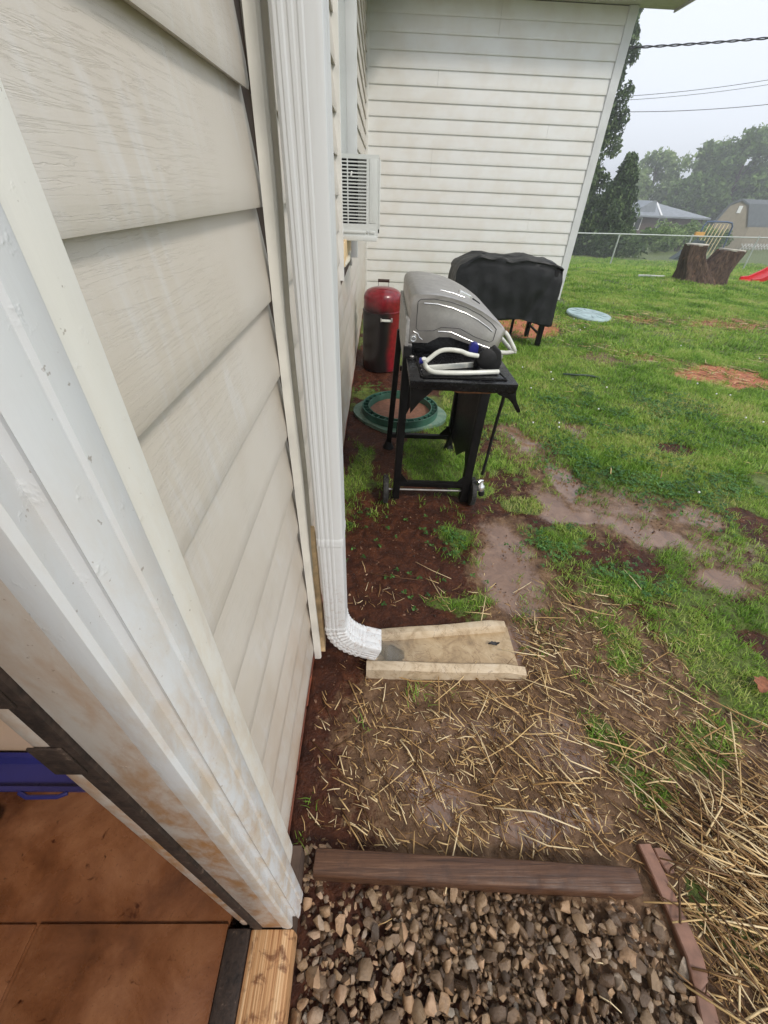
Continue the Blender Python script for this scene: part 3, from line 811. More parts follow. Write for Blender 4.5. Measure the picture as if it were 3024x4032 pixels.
rim(0.985, 1.045, 1.055, 1.112, 0.02, 0.585, 1)
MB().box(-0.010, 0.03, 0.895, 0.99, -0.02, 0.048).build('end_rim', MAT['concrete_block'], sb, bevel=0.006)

# water running out of the elbow
m = MB()
rings = []
for t, x, z, w in ((0, 0.026, 0.092, 0.030), (0.3, 0.044, 0.080, 0.034), (0.6, 0.060, 0.055, 0.036), (1, 0.074, 0.030, 0.042), (1.2, 0.09, 0.0255, 0.046), (1.5, 0.115, 0.0245, 0.036), (1.8, 0.14, 0.0235, 0.016)):
    q = 0.006 * math.sin(t * 11)
    rings.append([(x, DY + 0.01 - w + q, z), (x, DY + 0.01 - w * 0.4, z + 0.003), (x, DY + 0.01 + w * 0.35, z + 0.004), (x, DY + 0.01 + w + q, z), (x, DY + 0.01 + w * 0.5, z - 0.002), (x, DY + 0.01 - w * 0.5, z - 0.002)])
m.loft(rings)
tag(m.build('rain_water', MAT['water'], None, smooth=80, origin=(0.08, DY, 0.04)), 'clear rain water pouring from the downspout elbow onto the concrete', 'water')
def leaf(name, x, y, z, L, w, rot, mat, label, parent=None):
    pts = []
    n = 9; m = MB(); c, s = math.cos(rot), math.sin(rot)
    rows = []
    for i in range(n + 1):
        t = i / n; hw = w * math.sin(math.pi * min(0.98, max(0.03, t))) ** 0.8 * (1 + 0.25 * math.sin(i * 2.4))
        px = (t - 0.5) * L
        zz = z + 0.004 * math.sin(t * 7)
        rows.append([(x + px * c - a * s, y + px * s + a * c, zz + abs(a) * 0.25 + dz) for a, dz in ((-hw, 0), (0, 0), (hw, 0), (hw, -0.0015), (0, -0.0015), (-hw, -0.0015))])
    m.loft(rows)
    o = m.build(name, mat, None, smooth=60, origin=(x, y, z)); tag(o, label, 'leaf'); return o
leaf('dead_leaf', 0.518, 0.99, 0.026, 0.05, 0.009, 0.1, MAT['leaf_black'], 'small black rotting leaf stuck on the splash block')
leaf('dead_leaf', 1.54, 0.82, 0.03, 0.085, 0.03, 0.8, MAT['leaf_dead'], 'curled orange brown dead leaf in the grass by the straw')

# ------------------------------------------------------------------ air conditioner in the window
ac = empty('air_conditioner', (-0.11, 3.2, 1.25))
tag(ac, 'white window air conditioner with slotted side vents jutting from the wall', 'air conditioner')
AX0, AX1, AY0, AY1, AZ0, AZ1 = -0.232, -0.012, 3.0, 3.46, 1.252, 1.642
shell = MB()
slz0, slz1, nsl = 1.322, 1.625, 19
# side plate with real slots: bars between slots plus surround
cols = [(-0.228, -0.194), (-0.186, -0.083)]
T = 0.004
shell.box(AX0, -0.2285, AY0, AY0 + T, AZ0, AZ1); shell.box(-0.1935, -0.1865, AY0, AY0 + T, slz0, slz1)
shell.box(-0.0825, AX1, AY0, AY0 + T, AZ0, AZ1); shell.box(-0.2285, -0.0825, AY0, AY0 + T, AZ0, slz0); shell.box(-0.2285, -0.0825, AY0, AY0 + T, slz1, AZ1)
shell.box(AX0, AX1, AY1 - T, AY1, AZ0, AZ1); shell.box(AX0, AX1, AY0 + T, AY1 - T, AZ1 - T, AZ1); shell.box(AX0, AX1, AY0 + T, AY1 - T, AZ0, AZ0 + T)
shell.build('cabinet', MAT['unit_white'], ac)
step = (slz1 - slz0) / nsl
for ca, cb in ((-0.2285, -0.1935), (-0.1865, -0.0825)):
    for i in range(nsl + 1):
        z = slz0 + i * step
        MB().box(ca, cb, AY0 + 0.0003, AY0 + T - 0.0003, max(slz0, z - step * 0.21), min(slz1, z + step * 0.21)).build('vent_bar', MAT['unit_white'], ac)
MB().box(-0.065, -0.022, AY0 - 0.0025, AY0, 1.33, 1.625).build('pressed_panel', MAT['unit_white'], ac, bevel=0.002)
MB().box(AX0, AX1 - 0.006, AY0 - 0.012, AY0 - 0.0002, AZ0 - 0.012, AZ0 + 0.014).build('base_tray', MAT['unit_white'], ac, bevel=0.004)
MB().box(AX0, -0.085, AY0 - 0.007, AY0 - 0.0002, AZ0 + 0.027, AZ0 + 0.039).build('pressed_rib', MAT['unit_white'], ac, bevel=0.003)
MB().box(-0.062, -0.03, AY0 - 0.007, AY0 - 0.0002, AZ0 + 0.027, AZ0 + 0.039).build('pressed_rib', MAT['unit_white'], ac, bevel=0.003)
MB().lathe([(0.0, -0.006), (0.006, -0.005), (0.007, 0.0)], (-0.074, AY0 - 0.0005, AZ0 + 0.033), 12, 'y').build('screw', MAT['bright_metal'], ac, smooth=40)
MB().box(-0.132, AX1 - 0.012, AY0 + 0.02, AY1 - 0.02, AZ0 + 0.01, AZ1 - 0.01).build('condenser_fins', MAT['unit_fin'], ac)
MB().box(AX0 + 0.004, -0.14, AY0 + 0.05, AY1 - 0.02, AZ0 + 0.01, AZ1 - 0.01).build('inner_housing', MAT['unit_dark'], ac)
MB().box(AX1 + 0.001, AX1 + 0.008, AY0 + 0.012, AY1 - 0.012, AZ0 + 0.03, AZ1 - 0.03).build('rear_grille', MAT['unit_dark'], ac)
MB().box(AX1 + 0.0005, AX1 + 0.011, AY0, AY0 + 0.011, AZ0 + 0.05, AZ1 - 0.02).build('rear_edge', MAT['unit_white'], ac, bevel=0.002)
MB().tube([(-0.172, AY0 - 0.001, 1.545), (-0.168, AY0 - 0.006, 1.556), (-0.166, AY0 - 0.001, 1.566)], 0.005, 6).build('clip', MAT['white_paint'], ac, smooth=60)

# ------------------------------------------------------------------ gas grill
gg_ = empty('gas_grill', (0.36, 2.35, 0))
tag(gg_, 'gas grill with a domed steel lid on a black wheeled cart', 'grill')
LY0, LY1 = 2.10, 2.75
def arc(cx, cz, r, a0, a1, n):
    return [(cx + r * math.cos(R(a0 + (a1 - a0) * i / n)), cz + r * math.sin(R(a0 + (a1 - a0) * i / n))) for i in range(n + 1)]
lid_out = [(0.150, 0.902)] + [(0.147, 0.915), (0.149, 1.07)] + arc(0.187, 1.088, 0.038, 178, 92, 5) + \
          [(0.235, 1.1275), (0.29, 1.124), (0.345, 1.115), (0.40, 1.101), (0.45, 1.083), (0.50, 1.061), (0.545, 1.037), (0.585, 1.013), (0.612, 0.993)] + \
          [(0.624, 0.980), (0.628, 0.965), (0.607, 0.890), (0.598, 0.878), (0.585, 0.877), (0.50, 0.893), (0.40, 0.922), (0.355, 0.935), (0.30, 0.933), (0.265, 0.915), (0.245, 0.903)]
def scale_poly(poly, s, c=None):
    if c is None: c = (sum(p[0] for p in poly) / len(poly), sum(p[1] for p in poly) / len(poly))
    return [(c[0] + (p[0] - c[0]) * s, c[1] + (p[1] - c[1]) * s) for p in poly]
rings = []
for y, s in ((LY0, 0.955), (LY0 + 0.004, 0.978), (LY0 + 0.012, 0.993), (LY0 + 0.022, 1.0), (LY1 - 0.022, 1.0), (LY1 - 0.008, 0.99), (LY1, 0.96)):
    rings.append([(a, y, b) for a, b in scale_poly(lid_out, s, (0.37, 1.0))])
lid = MB().loft(rings).build('lid', MAT['lid_steel'], gg_, smooth=38)
def ridge(pts, r, name, mat, y=LY0 - 0.0005, n=6):
    return MB().tube([(a, y, b) for a, b in pts], r, n).build(name, mat, lid, smooth=60)
ridge([(0.215, 1.085), (0.28, 1.083), (0.35, 1.070), (0.42, 1.048), (0.48, 1.022), (0.535, 0.990), (0.560, 0.972)], 0.0035, 'pressed_ridge', MAT['bright_metal'])
ridge([(0.295, 0.963), (0.36, 0.962), (0.44, 0.932), (0.52, 0.905), (0.56, 0.894)], 0.0032, 'pressed_ridge', MAT['bright_metal'])
ridge([(0.187, 1.09), (0.20, 1.101), (0.26, 1.104), (0.34, 1.094), (0.42, 1.072), (0.49, 1.043), (0.55, 1.008), (0.578, 0.982), (0.572, 0.93), (0.556, 0.921), (0.48, 0.943), (0.40, 0.980),
       (0.31, 0.982), (0.272, 0.965), (0.20, 0.963), (0.187, 0.975), (0.187, 1.09)], 0.0018, 'pressed_groove', MAT['groove_dark'])
MB().lathe([(0.0, -0.006), (0.008, -0.006), (0.012, -0.002), (0.016, -0.003), (0.018, 0.002)], (0.178, LY0 - 0.001, 0.928), 16, 'y').build('pivot_bolt', MAT['bright_metal'], lid, smooth=40)
ridge([(0.178, 0.958), (0.198, 0.95), (0.206, 0.932), (0.222, 0.922)], 0.0022, 'pressed_ridge', MAT['bright_metal'])
# thermometer on the lid front slope
th = Vector((0.44, 2.33, 1.087))
MB().bar(th + Vector((-0.03, 0, 0.012)), th + Vector((0.035, 0, -0.014)), 0.035, 0.022).build('thermometer', MAT['bright_metal'], lid, bevel=0.006, seg=3)
MB().bar(th + Vector((0.045, -0.004, -0.018)), th + Vector((0.085, -0.01, -0.040)), 0.012, 0.01).build('thermometer_mount', MAT['black_paint'], lid, bevel=0.002)
ridge([(0.30, 1.125), (0.36, 1.115), (0.42, 1.098)], 0.003, 'pressed_ridge', MAT['bright_metal'], 2.20)
# front handle
MB().tube([(0.628, 2.125, 0.965), (0.645, 2.125, 0.95), (0.690, 2.125, 0.892), (0.700, 2.127, 0.876), (0.697, 2.14, 0.868), (0.692, 2.20, 0.868), (0.692, 2.66, 0.868), (0.697, 2.72, 0.872), (0.69, 2.725, 0.892), (0.628, 2.725, 0.965)], 0.0105, 10).build('handle', MAT['white_enamel'], lid, smooth=60)
MB().tube([(0.697, 2.128, 0.872), (0.66, 2.128, 0.864), (0.618, 2.128, 0.866)], 0.0105, 10).build('handle_return', MAT['white_enamel'], lid, smooth=60)
# firebox, end caps, back
MB().prism([(0.155, 0.912), (0.245, 0.907), (0.30, 0.932), (0.36, 0.934), (0.50, 0.892), (0.585, 0.876), (0.590, 0.80), (0.52, 0.70), (0.24, 0.70), (0.165, 0.80)], 'y', LY0 + 0.012, LY1 - 0.01).build('firebox', MAT['black_enamel'], gg_, bevel=0.006)
MB().box(0.590, 0.625, 2.08, 2.76, 0.775, 0.862).build('control_panel', MAT['black_enamel'], gg_, bevel=0.006)
MB().box(0.135, 0.152, 2.06, 2.76, 0.80, 1.02).build('back_panel', MAT['galvanised'], gg_, bevel=0.003)
MB().box(0.150, 0.172, 2.085, 2.108, 0.868, 0.902).build('hinge_block', MAT['galvanised'], gg_, bevel=0.003)
for yk in (2.22, 2.42, 2.62):
    MB().lathe([(0.0, 0.045), (0.017, 0.044), (0.021, 0.030), (0.024, 0.0)], (0.6255, yk, 0.818), 16, 'x').build('knob', MAT['cream_plastic'], gg_, smooth=40)
# side shelf (near end)
SY0, SY1, SZ = 1.712, 2.095, 0.86
shelf = MB().prism([(0.143, SZ), (0.615, SZ - 0.002), (0.612, SZ - 0.038), (0.60, SZ - 0.045), (0.16, SZ - 0.040), (0.147, SZ - 0.034)], 'y', SY0, SY1).build('side_shelf', MAT['black_enamel'], gg_, bevel=0.005, seg=3)
MB().add([(0.205, SY0 + 0.05, SZ + 0.0012), (0.565, SY0 + 0.05, SZ + 0.0005), (0.50, SY1 - 0.05, SZ + 0.0008), (0.19, SY1 - 0.05, SZ + 0.0012),
          (0.205, SY0 + 0.05, SZ + 0.0042), (0.565, SY0 + 0.05, SZ + 0.0035), (0.50, SY1 - 0.05, SZ + 0.0038), (0.19, SY1 - 0.05, SZ + 0.0042)], BF).build('shelf_inset', MAT['black_enamel'], shelf, bevel=0.002)
MB().tube([(0.188, SY1 - 0.03, SZ + 0.003), (0.196, SY0 + 0.045, SZ + 0.003), (0.205, SY0 + 0.035, SZ + 0.003), (0.57, SY0 + 0.036, SZ + 0.002), (0.53, SY1 - 0.06, SZ + 0.002)], 0.0035, 6).build('shelf_bead', MAT['black_paint'], shelf, smooth=60)
MB().lathe([(0.0, 0.004), (0.010, 0.003), (0.012, 0.0)], (0.172, SY1 - 0.06, SZ + 0.0005), 12).build('shelf_screw', MAT['galvanised'], shelf, smooth=40)
# curved horn at the shelf's front corner
horn = [(0.52, 0.822), (0.612, 0.826), (0.618, 0.80), (0.628, 0.775), (0.650, 0.742), (0.655, 0.728), (0.640, 0.726), (0.632, 0.735), (0.612, 0.765), (0.585, 0.790), (0.54, 0.806)]
MB().prism(horn, 'y', SY0 + 0.004, SY0 + 0.030).build('shelf_bracket', MAT['black_paint'], shelf, bevel=0.002)
MB().prism([(0.150, 0.82), (0.26, 0.82), (0.20, 0.76), (0.158, 0.70)], 'y', SY0 + 0.02, SY0 + 0.036).build('shelf_bracket', MAT['black_paint'], shelf, bevel=0.002)
MB().tube([(0.34, 1.76, 0.806), (0.37, 1.765, 0.796), (0.50, 1.77, 0.795), (0.575, 1.78, 0.80)], 0.006, 8).build('gas_pipe', MAT['rust'], gg_, smooth=60)
MB().box(0.19, 0.48, 2.04, 2.055, 0.70, 0.745).build('heat_shield', MAT['galvanised'], gg_, bevel=0.002)
# cart
def leg(a, b, w=0.034, h=0.034): return MB().bar(a, b, w, h, (0, 1, 0)).build('leg', MAT['black_paint'], gg_, bevel=0.003)
leg((0.135, 2.0, 0.03), (0.150, 2.06, 0.90), 0.040, 0.04)
leg((0.545, 2.0, 0.02), (0.575, 2.06, 0.80), 0.046, 0.05)
leg((0.100, 2.655, 0.0), (0.140, 2.66, 0.82), 0.036, 0.04)
leg((0.545, 2.655, 0.0), (0.56, 2.66, 0.80), 0.040, 0.05)
MB().lathe([(0.045, 0.0), (0.03, 0.03), (0.016, 0.07)], (0.100, 2.655, 0.0), 14, caps=True).build('foot', MAT['black_paint'], gg_, smooth=40)
MB().lathe([(0.045, 0.0), (0.03, 0.03), (0.016, 0.07)], (0.545, 2.655, 0.0), 14, caps=True).build('foot', MAT['black_paint'], gg_, smooth=40)
MB().bar((0.14, 2.0, 0.135), (0.545, 2.0, 0.130), 0.03, 0.032).build('lower_rail', MAT['black_paint'], gg_, bevel=0.003)
MB().bar((0.12, 2.655, 0.105), (0.545, 2.655, 0.10), 0.03, 0.03).build('lower_rail', MAT['black_paint'], gg_, bevel=0.003)
MB().bar((0.15, 2.62, 0.60), (0.55, 2.62, 0.595), 0.02, 0.03).build('upper_rail', MAT['black_paint'], gg_, bevel=0.003)
for yy in (1.988, 2.645):
    MB().prism([(0.15, 0.12), (0.225, 0.12), (0.19, 0.165), (0.155, 0.21)], 'y', yy, yy + 0.01).build('gusset', MAT['black_paint'], gg_)
    MB().prism([(0.54, 0.12), (0.46, 0.12), (0.50, 0.165), (0.54, 0.21)], 'y', yy, yy + 0.01).build('gusset', MAT['black_paint'], gg_)
MB().prism([(2.03, 0.80), (2.64, 0.78), (2.64, 0.12), (2.40, 0.10), (2.18, 0.26), (2.03, 0.05)], 'x', 0.552, 0.557).build('front_panel', MAT['black_paint'], gg_, bevel=0.0015)
MB().prism([(0.155, 0.80), (0.26, 0.80), (0.20, 0.62), (0.158, 0.52)], 'y', 2.062, 2.072).build('gusset', MAT['black_paint'], gg_)
MB().tube([(0.545, 2.64, 0.14), (0.50, 2.50, 0.26), (0.44, 2.35, 0.33)], 0.004, 6).build('brace_rod', MAT['black_paint'], gg_, smooth=60)
for wx in (0.072, 0.592):
    wh = MB().lathe([(0.030, -0.012), (0.072, -0.0165), (0.082, -0.012), (0.0835, -0.006), (0.0835, 0.006), (0.082, 0.012), (0.072, 0.0165), (0.030, 0.012)], (wx, 2.005, 0.085), 28, 'x', True).build('wheel', MAT['wheel_rubber'], gg_, smooth=40)
    tr = MB()
    for i in range(28):
        a = 2 * math.pi * i / 28
        c, s_ = math.cos(a), math.sin(a)
        tr.bar((wx - 0.013, 2.005 + 0.0836 * c, 0.085 + 0.0836 * s_), (wx + 0.013, 2.005 + 0.0836 * c, 0.085 + 0.0836 * s_), 0.006, 0.005, (0, c, s_))
    tr.build('tread', MAT['wheel_rubber'], wh)
    MB().lathe([(0.0, -0.018), (0.012, -0.018), (0.028, -0.012), (0.028, 0.012), (0.012, 0.018), (0.0, 0.018)], (wx, 2.005, 0.085), 16, 'x').build('hub', MAT['black_rubber'], wh, smooth=40)
MB().tube([(0.06, 2.005, 0.085), (0.605, 2.005, 0.085)], 0.006, 8).build('axle', MAT['galvanised'], gg_, smooth=60)
hose = MB().tube([(0.578, 1.80, 0.795), (0.60, 1.83, 0.775), (0.615, 1.88, 0.70), (0.628, 1.94, 0.58), (0.632, 1.97, 0.44), (0.632, 1.98, 0.32), (0.628, 1.985, 0.22)], 0.0085, 8).build('gas_hose', MAT['black_rubber'], gg_, smooth=60)
MB().tube([(0.575, 1.795, 0.80), (0.60, 1.83, 0.775)], 0.012, 8).build('hose_fitting', MAT['rust'], hose, smooth=60)
MB().lathe([(0.0, -0.02), (0.022, -0.018), (0.026, 0.0), (0.022, 0.016), (0.012, 0.024), (0.009, 0.05), (0.0, 0.052)], (0.632, 1.975, 0.135), 16).build('regulator', MAT['bright_metal'], hose, smooth=50)
MB().tube([(0.620, 1.97, 0.185), (0.605, 1.96, 0.178)], 0.013, 8).build('regulator_cap', MAT['bright_metal'], hose, smooth=60)
MB().lathe([(0.0, -0.012), (0.017, -0.011), (0.019, 0.0), (0.017, 0.02), (0.0, 0.022)], (0.640, 1.965, 0.098), 14).build('valve_knob', MAT['black_rubber'], hose, smooth=50)

# folded tubular frame lying on the shelf
tf = empty('tubular_frame', (0.38, 1.83, SZ + 0.004))
tag(tf, 'bent white tubular frame with black clamp and blue cap on the grill shelf', 'frame')
def sm(pts, k=3):
    out = []
    P = [Vector(p) for p in pts]
    for i in range(len(P) - 1):
        p0 = P[max(i - 1, 0)]; p1 = P[i]; p2 = P[i + 1]; p3 = P[min(i + 2, len(P) - 1)]
        for j in range(k):
            t = j / k
            out.append(0.5 * ((2 * p1) + (-p0 + p2) * t + (2 * p0 - 5 * p1 + 4 * p2 - p3) * t * t + (-p0 + 3 * p1 - 3 * p2 + p3) * t ** 3))
    out.append(P[-1]); return out
MB().tube(sm([(0.545, 1.812, 0.8755), (0.46, 1.795, 0.8755), (0.378, 1.782, 0.8755), (0.29, 1.776, 0.8755), (0.245, 1.780, 0.878), (0.220, 1.795, 0.890), (0.207, 1.79, 0.915), (0.204, 1.784, 0.932)], 4), 0.0105, 10).build('lower_tube', MAT['white_enamel'], tf, smooth=60)
MB().tube(sm([(0.214, 1.790, 0.918), (0.232, 1.795, 0.932), (0.255, 1.800, 0.950), (0.280, 1.803, 0.962), (0.315, 1.803, 0.966), (0.360, 1.806, 0.961), (0.397, 1.815, 0.947), (0.445, 1.826, 0.937)], 4), 0.0095, 10).build('arched_tube', MAT['white_enamel'], tf, smooth=60)
MB().bar((0.226, 1.83, 0.8755), (0.484, 1.905, 0.8765), 0.015, 0.022).build('flat_arm', MAT['white_enamel'], tf, bevel=0.003)
MB().lathe([(0.0, -0.014), (0.034, -0.012), (0.046, -0.004), (0.044, 0.006), (0.028, 0.014), (0.0, 0.012)], (0.492, 1.845, 0.920), 20, 'y').build('clamp_knob', MAT['black_rubber'], tf, smooth=50)
MB().prism([(0.505, 0.868), (0.552, 0.868), (0.560, 0.905), (0.548, 0.955), (0.520, 0.975), (0.500, 0.96), (0.512, 0.92)], 'y', 1.838, 1.875).build('clamp_body', MAT['black_rubber'], tf, bevel=0.006, seg=3)
MB().prism([(0.445, 0.868), (0.47, 0.868), (0.475, 0.945), (0.462, 0.965), (0.45, 0.95)], 'y', 1.875, 1.90).build('clamp_body', MAT['black_rubber'], tf, bevel=0.005, seg=3)
MB().prism([(0.412, 0.930), (0.452, 0.928), (0.452, 0.962), (0.446, 0.976), (0.432, 0.981), (0.418, 0.975), (0.412, 0.96)], 'y', 1.868, 1.896).build('blue_cap', MAT['blue_cap'], tf, bevel=0.006, seg=3)
MB().lathe([(0.0, -0.012), (0.012, -0.011), (0.0135, 0.0), (0.012, 0.012), (0.0, 0.013)], (0.196, 1.792, 0.920), 12, 'x').build('end_plug', MAT['blue_cap'], tf, smooth=50)
MB().tube([(0.446, 1.862, 0.885), (0.45, 1.862, 0.935)], 0.008, 8).build('pin', MAT['black_rubber'], tf, smooth=60)

# ------------------------------------------------------------------ smoker
SXc, SYc = 0.045, 4.30
smk = empty('barrel_smoker', (SXc, SYc, 0.02))
tag(smk, 'sooty red barrel smoker with a domed lid standing against the side wall', 'smoker')
MB().lathe([(0.0, 0.03), (0.176, 0.03), (0.187, 0.04), (0.187, 0.30), (0.187, 0.572), (0.191, 0.576), (0.191, 0.584), (0.186, 0.588), (0.18, 0.588)], (SXc, SYc, 0.0), 40).build('barrel', MAT['smoker_red'], smk, smooth=40)
MB().lathe([(0.180, 0.575), (0.181, 0.66), (0.180, 0.695), (0.172, 0.722), (0.150, 0.746), (0.115, 0.762), (0.07, 0.772), (0.03, 0.776), (0.0, 0.777)], (SXc, SYc, 0.0), 40).build('dome_lid', MAT['smoker_red'], smk, smooth=60)
MB().tube([(SXc - 0.045, SYc, 0.765), (SXc - 0.045, SYc, 0.822)], 0.003, 6).build('handle_wire', MAT['galvanised'], smk)
MB().tube([(SXc + 0.05, SYc, 0.765), (SXc + 0.05, SYc, 0.822)], 0.003, 6).build('handle_wire', MAT['galvanised'], smk)
MB().tube([(SXc - 0.05, SYc, 0.826), (SXc + 0.056, SYc, 0.826)], 0.013, 10).build('handle_grip', MAT['dark_wood'], smk, smooth=50)
MB().bar((SXc - 0.01, SYc - 0.205, 0.53), (SXc + 0.085, SYc - 0.19, 0.525), 0.014, 0.02).build('side_handle', MAT['white_enamel'], smk, bevel=0.004)
for dx in (-0.012, 0.087):
    MB().box(SXc + dx - 0.008, SXc + dx + 0.008, SYc - 0.205, SYc - 0.16, 0.515, 0.545).build('handle_mount', MAT['galvanised'], smk, bevel=0.003)
for a in (60, 180, 300):
    MB().bar((SXc + 0.17 * math.cos(R(a)), SYc + 0.17 * math.sin(R(a)), -0.02), (SXc + 0.17 * math.cos(R(a)), SYc + 0.17 * math.sin(R(a)), 0.15), 0.025, 0.01).build('leg', MAT['black_paint'], smk)

# ------------------------------------------------------------------ second grill under its black cover
cg = empty('covered_grill', (1.5, 5.45, 0.03))
tag(cg, 'grill hidden under a sagging black fabric cover on thin black legs', 'grill')
NXC, NYC, NZC = 44, 22, 26
def cover_pt(u, v, h):
    """u 0..1 round the box, h 0 hem .. 1 shoulder"""
    return None
x0c, x1c, y0c, y1c = 0.86, 2.06, 5.18, 5.74
per = []
nseg = 140
Lx, Ly = x1c - x0c, y1c - y0c
tot = 2 * (Lx + Ly)
for i in range(nseg):
    d = tot * i / nseg
    if d < Lx: q = (x0c + d, y0c, 0, -1)
    elif d < Lx + Ly: q = (x1c, y0c + d - Lx, 1, 0)
    elif d < 2 * Lx + Ly: q = (x1c - (d - Lx - Ly), y1c, 0, 1)
    else: q = (x0c, y1c - (d - 2 * Lx - Ly), -1, 0)
    per.append(q)
def top_z(x):
    return float(np.interp(x, [0.84, 0.90, 1.10, 1.2, 1.45, 1.62, 1.8, 1.95, 2.07], [0.82, 0.885, 0.965, 0.968, 0.945, 0.965, 0.955, 0.925, 0.89]))
def hem_z(x): return float(np.interp(x, [0.86, 1.4, 1.65, 1.85, 2.06], [0.34, 0.34, 0.335, 0.30, 0.285]))
rings = []
levels = [0, 0.03, 0.07, 0.12, 0.18, 0.25, 0.32, 0.4, 0.48, 0.55, 0.62, 0.7, 0.76, 0.82, 0.87, 0.91, 0.95, 1.0]
for h in levels:
    ring = []
    for i, (x, y, nx_, ny_) in enumerate(per):
        d = tot * i / nseg
        fold = (0.009 * math.sin(d * 11 + 3 * math.sin(d * 2.3)) + 0.005 * math.sin(d * 37 + 3 * h)) * (1 - 0.75 * h)
        diag = 0.020 * math.exp(-((x - (1.72 + 0.30 * h)) / 0.05) ** 2) if ny_ < 0 else 0
        flare = 0.03 * (1 - h) - 0.015 * max(0, (h - 0.8) / 0.2) ** 2
        off = fold - diag + flare + 0.03 * (float(fbm(d * 0.6 - 0.5 * h, h * 0.9 + d * 0.5, 4.0, 4, 31)) - 0.5)
        sh = top_z(x) - 0.055
        z = hem_z(x) + (sh - hem_z(x)) * h + (0.012 * math.sin(d * 9) if h == 0 else 0)
        ring.append((x + nx_ * off - (0.02 if x > 1.9 else 0) * (1 - h), y + ny_ * off, z))
    rings.append(ring)
cx_, cy_ = (x0c + x1c) / 2, (y0c + y1c) / 2
for s, dz in ((0.985, 0.034), (0.95, 0.050), (0.75, 0.054), (0.5, 0.050), (0.2, 0.046)):
    ring = []
    for i, (x, y, a, b) in enumerate(per):
        px, py = cx_ + (x - cx_) * (0.35 + 0.65 * s if s < 0.9 else s), cy_ + (y - cy_) * s
        ring.append((px, py, top_z(px) - 0.055 + dz + 0.012 * (vnoise(px, py, 9, 3) - 0.5) * 2 - 0.012 * abs(math.sin(px * 11 + py * 5))))
    rings.append(ring)
m = MB(); m.loft(rings, caps=False)
n0 = (len(rings) - 1) * nseg
m.f.append(tuple(range(n0, n0 + nseg)))
cov = m.build('cover', MAT['black_cover'], cg, smooth=50)
so = cov.modifiers.new('thickness', 'SOLIDIFY'); so.thickness = 0.003; so.offset = -1
for (lx, ly, lw) in ((1.975, 5.22, 0.055), (1.965, 5.66, 0.05), (1.75, 5.66, 0.03), (0.98, 5.24, 0.05), (0.98, 5.66, 0.05)):
    MB().bar((lx, ly, 0.0), (lx + 0.005, ly, 0.86), lw, lw).build('leg', MAT['black_paint'], cg, bevel=0.004)
MB().bar((1.972, 5.24, 0.17), (1.966, 5.65, 0.18), 0.02, 0.02).build('stretcher', MAT['black_paint'], cg)

# ------------------------------------------------------------------ septic riser and its loose lid
rx, ry = 0.205, 3.22
ris = empty('septic_riser', (rx, ry, 0.01))
tag(ris, 'green plastic septic riser ring half buried in soil under the grill', 'riser')
flp = []
for i in range(48):
    a = 2 * math.pi * i / 48
    rr_ = 0.375 * (1 + 0.05 * math.cos(4 * a + 0.6) - (0.05 if math.sin(a) < -0.7 else 0))
    flp.append((rx + rr_ * math.cos(a), ry + rr_ * math.sin(a)))
fl = MB(); n = 48
inner = [(rx + 0.27 * math.cos(2 * math.pi * i / n), ry + 0.27 * math.sin(2 * math.pi * i / n)) for i in range(n)]
fl.loft([[(p[0], p[1], -0.01) for p in flp], [(p[0], p[1], 0.028) for p in flp], [(p[0], p[1], 0.030) for p in inner], [(p[0], p[1], -0.01) for p in inner]], caps=False)
fl.build('flange', MAT['riser_flange'], ris, smooth=40)
def ringwall(r0, r1, z0, z1, name):
    return MB().lathe([(r0, z0), (r0, z1), (r1, z1), (r1, z0)], (rx, ry, 0), 56).build(name, MAT['riser_green'], ris, smooth=40)
ringwall(0.308, 0.316, 0.0, 0.085, 'outer_wall'); ringwall(0.258, 0.265, 0.0, 0.085, 'inner_wall')
MB().lathe([(0.266, 0.045), (0.307, 0.045), (0.307, 0.03), (0.266, 0.03)], (rx, ry, 0), 56).build('ledge', MAT['riser_green'], ris, smooth=40)
for i in range(30):
    a = 2 * math.pi * i / 30 + 0.05
    MB().bar((rx + 0.263 * math.cos(a), ry + 0.263 * math.sin(a), 0.063), (rx + 0.309 * math.cos(a), ry + 0.309 * math.sin(a), 0.063), 0.006, 0.034).build('rib', MAT['riser_green'], ris)
m = MB(); n = 40
rr = [[(rx, ry, 0.03)] * 0]
pts = []; fs = []
for j, rad in enumerate(np.linspace(0, 0.256, 9)):
    for i in range(n):
        a = 2 * math.pi * i / n
        px, py = rx + rad * math.cos(a), ry + rad * math.sin(a)
        pts.append((px, py, 0.024 + 0.02 * float(fbm(px, py, 9, 3, 77))))
for j in range(8):
    for i in range(n): fs.append((j * n + i, j * n + (i + 1) % n, (j + 1) * n + (i + 1) % n, (j + 1) * n + i))
simple('riser_soil', lin(128, 88, 68), 0.8, var=0.2, scale=30, bump=0.4, bscale=120)
m.add(pts, fs); m.build('soil_fill', MAT['riser_soil'], ris, smooth=60)

lid2 = empty('riser_lid', (3.24, 6.78, 0.03))
tag(lid2, 'pale blue green round plastic lid lying flat on the grass', 'lid')
m = MB().lathe([(0.0, 0.038), (0.12, 0.040), (0.24, 0.034), (0.30, 0.040), (0.325, 0.036), (0.335, 0.02), (0.330, 0.0), (0.30, -0.005), (0.0, -0.005)], (3.24, 6.78, 0.065), 48)
o = m.build('disc', MAT['lid_pale'], lid2, smooth=40); o.rotation_euler = (R(2), R(3), 0)
for i in range(10):
    a = 2 * math.pi * i / 10 + 0.2
    b = MB().bar((3.24 + 0.13 * math.cos(a), 6.78 + 0.13 * math.sin(a), 0.102), (3.24 + 0.29 * math.cos(a), 6.78 + 0.29 * math.sin(a), 0.099), 0.012, 0.012).build('rib', MAT['lid_pale'], o)

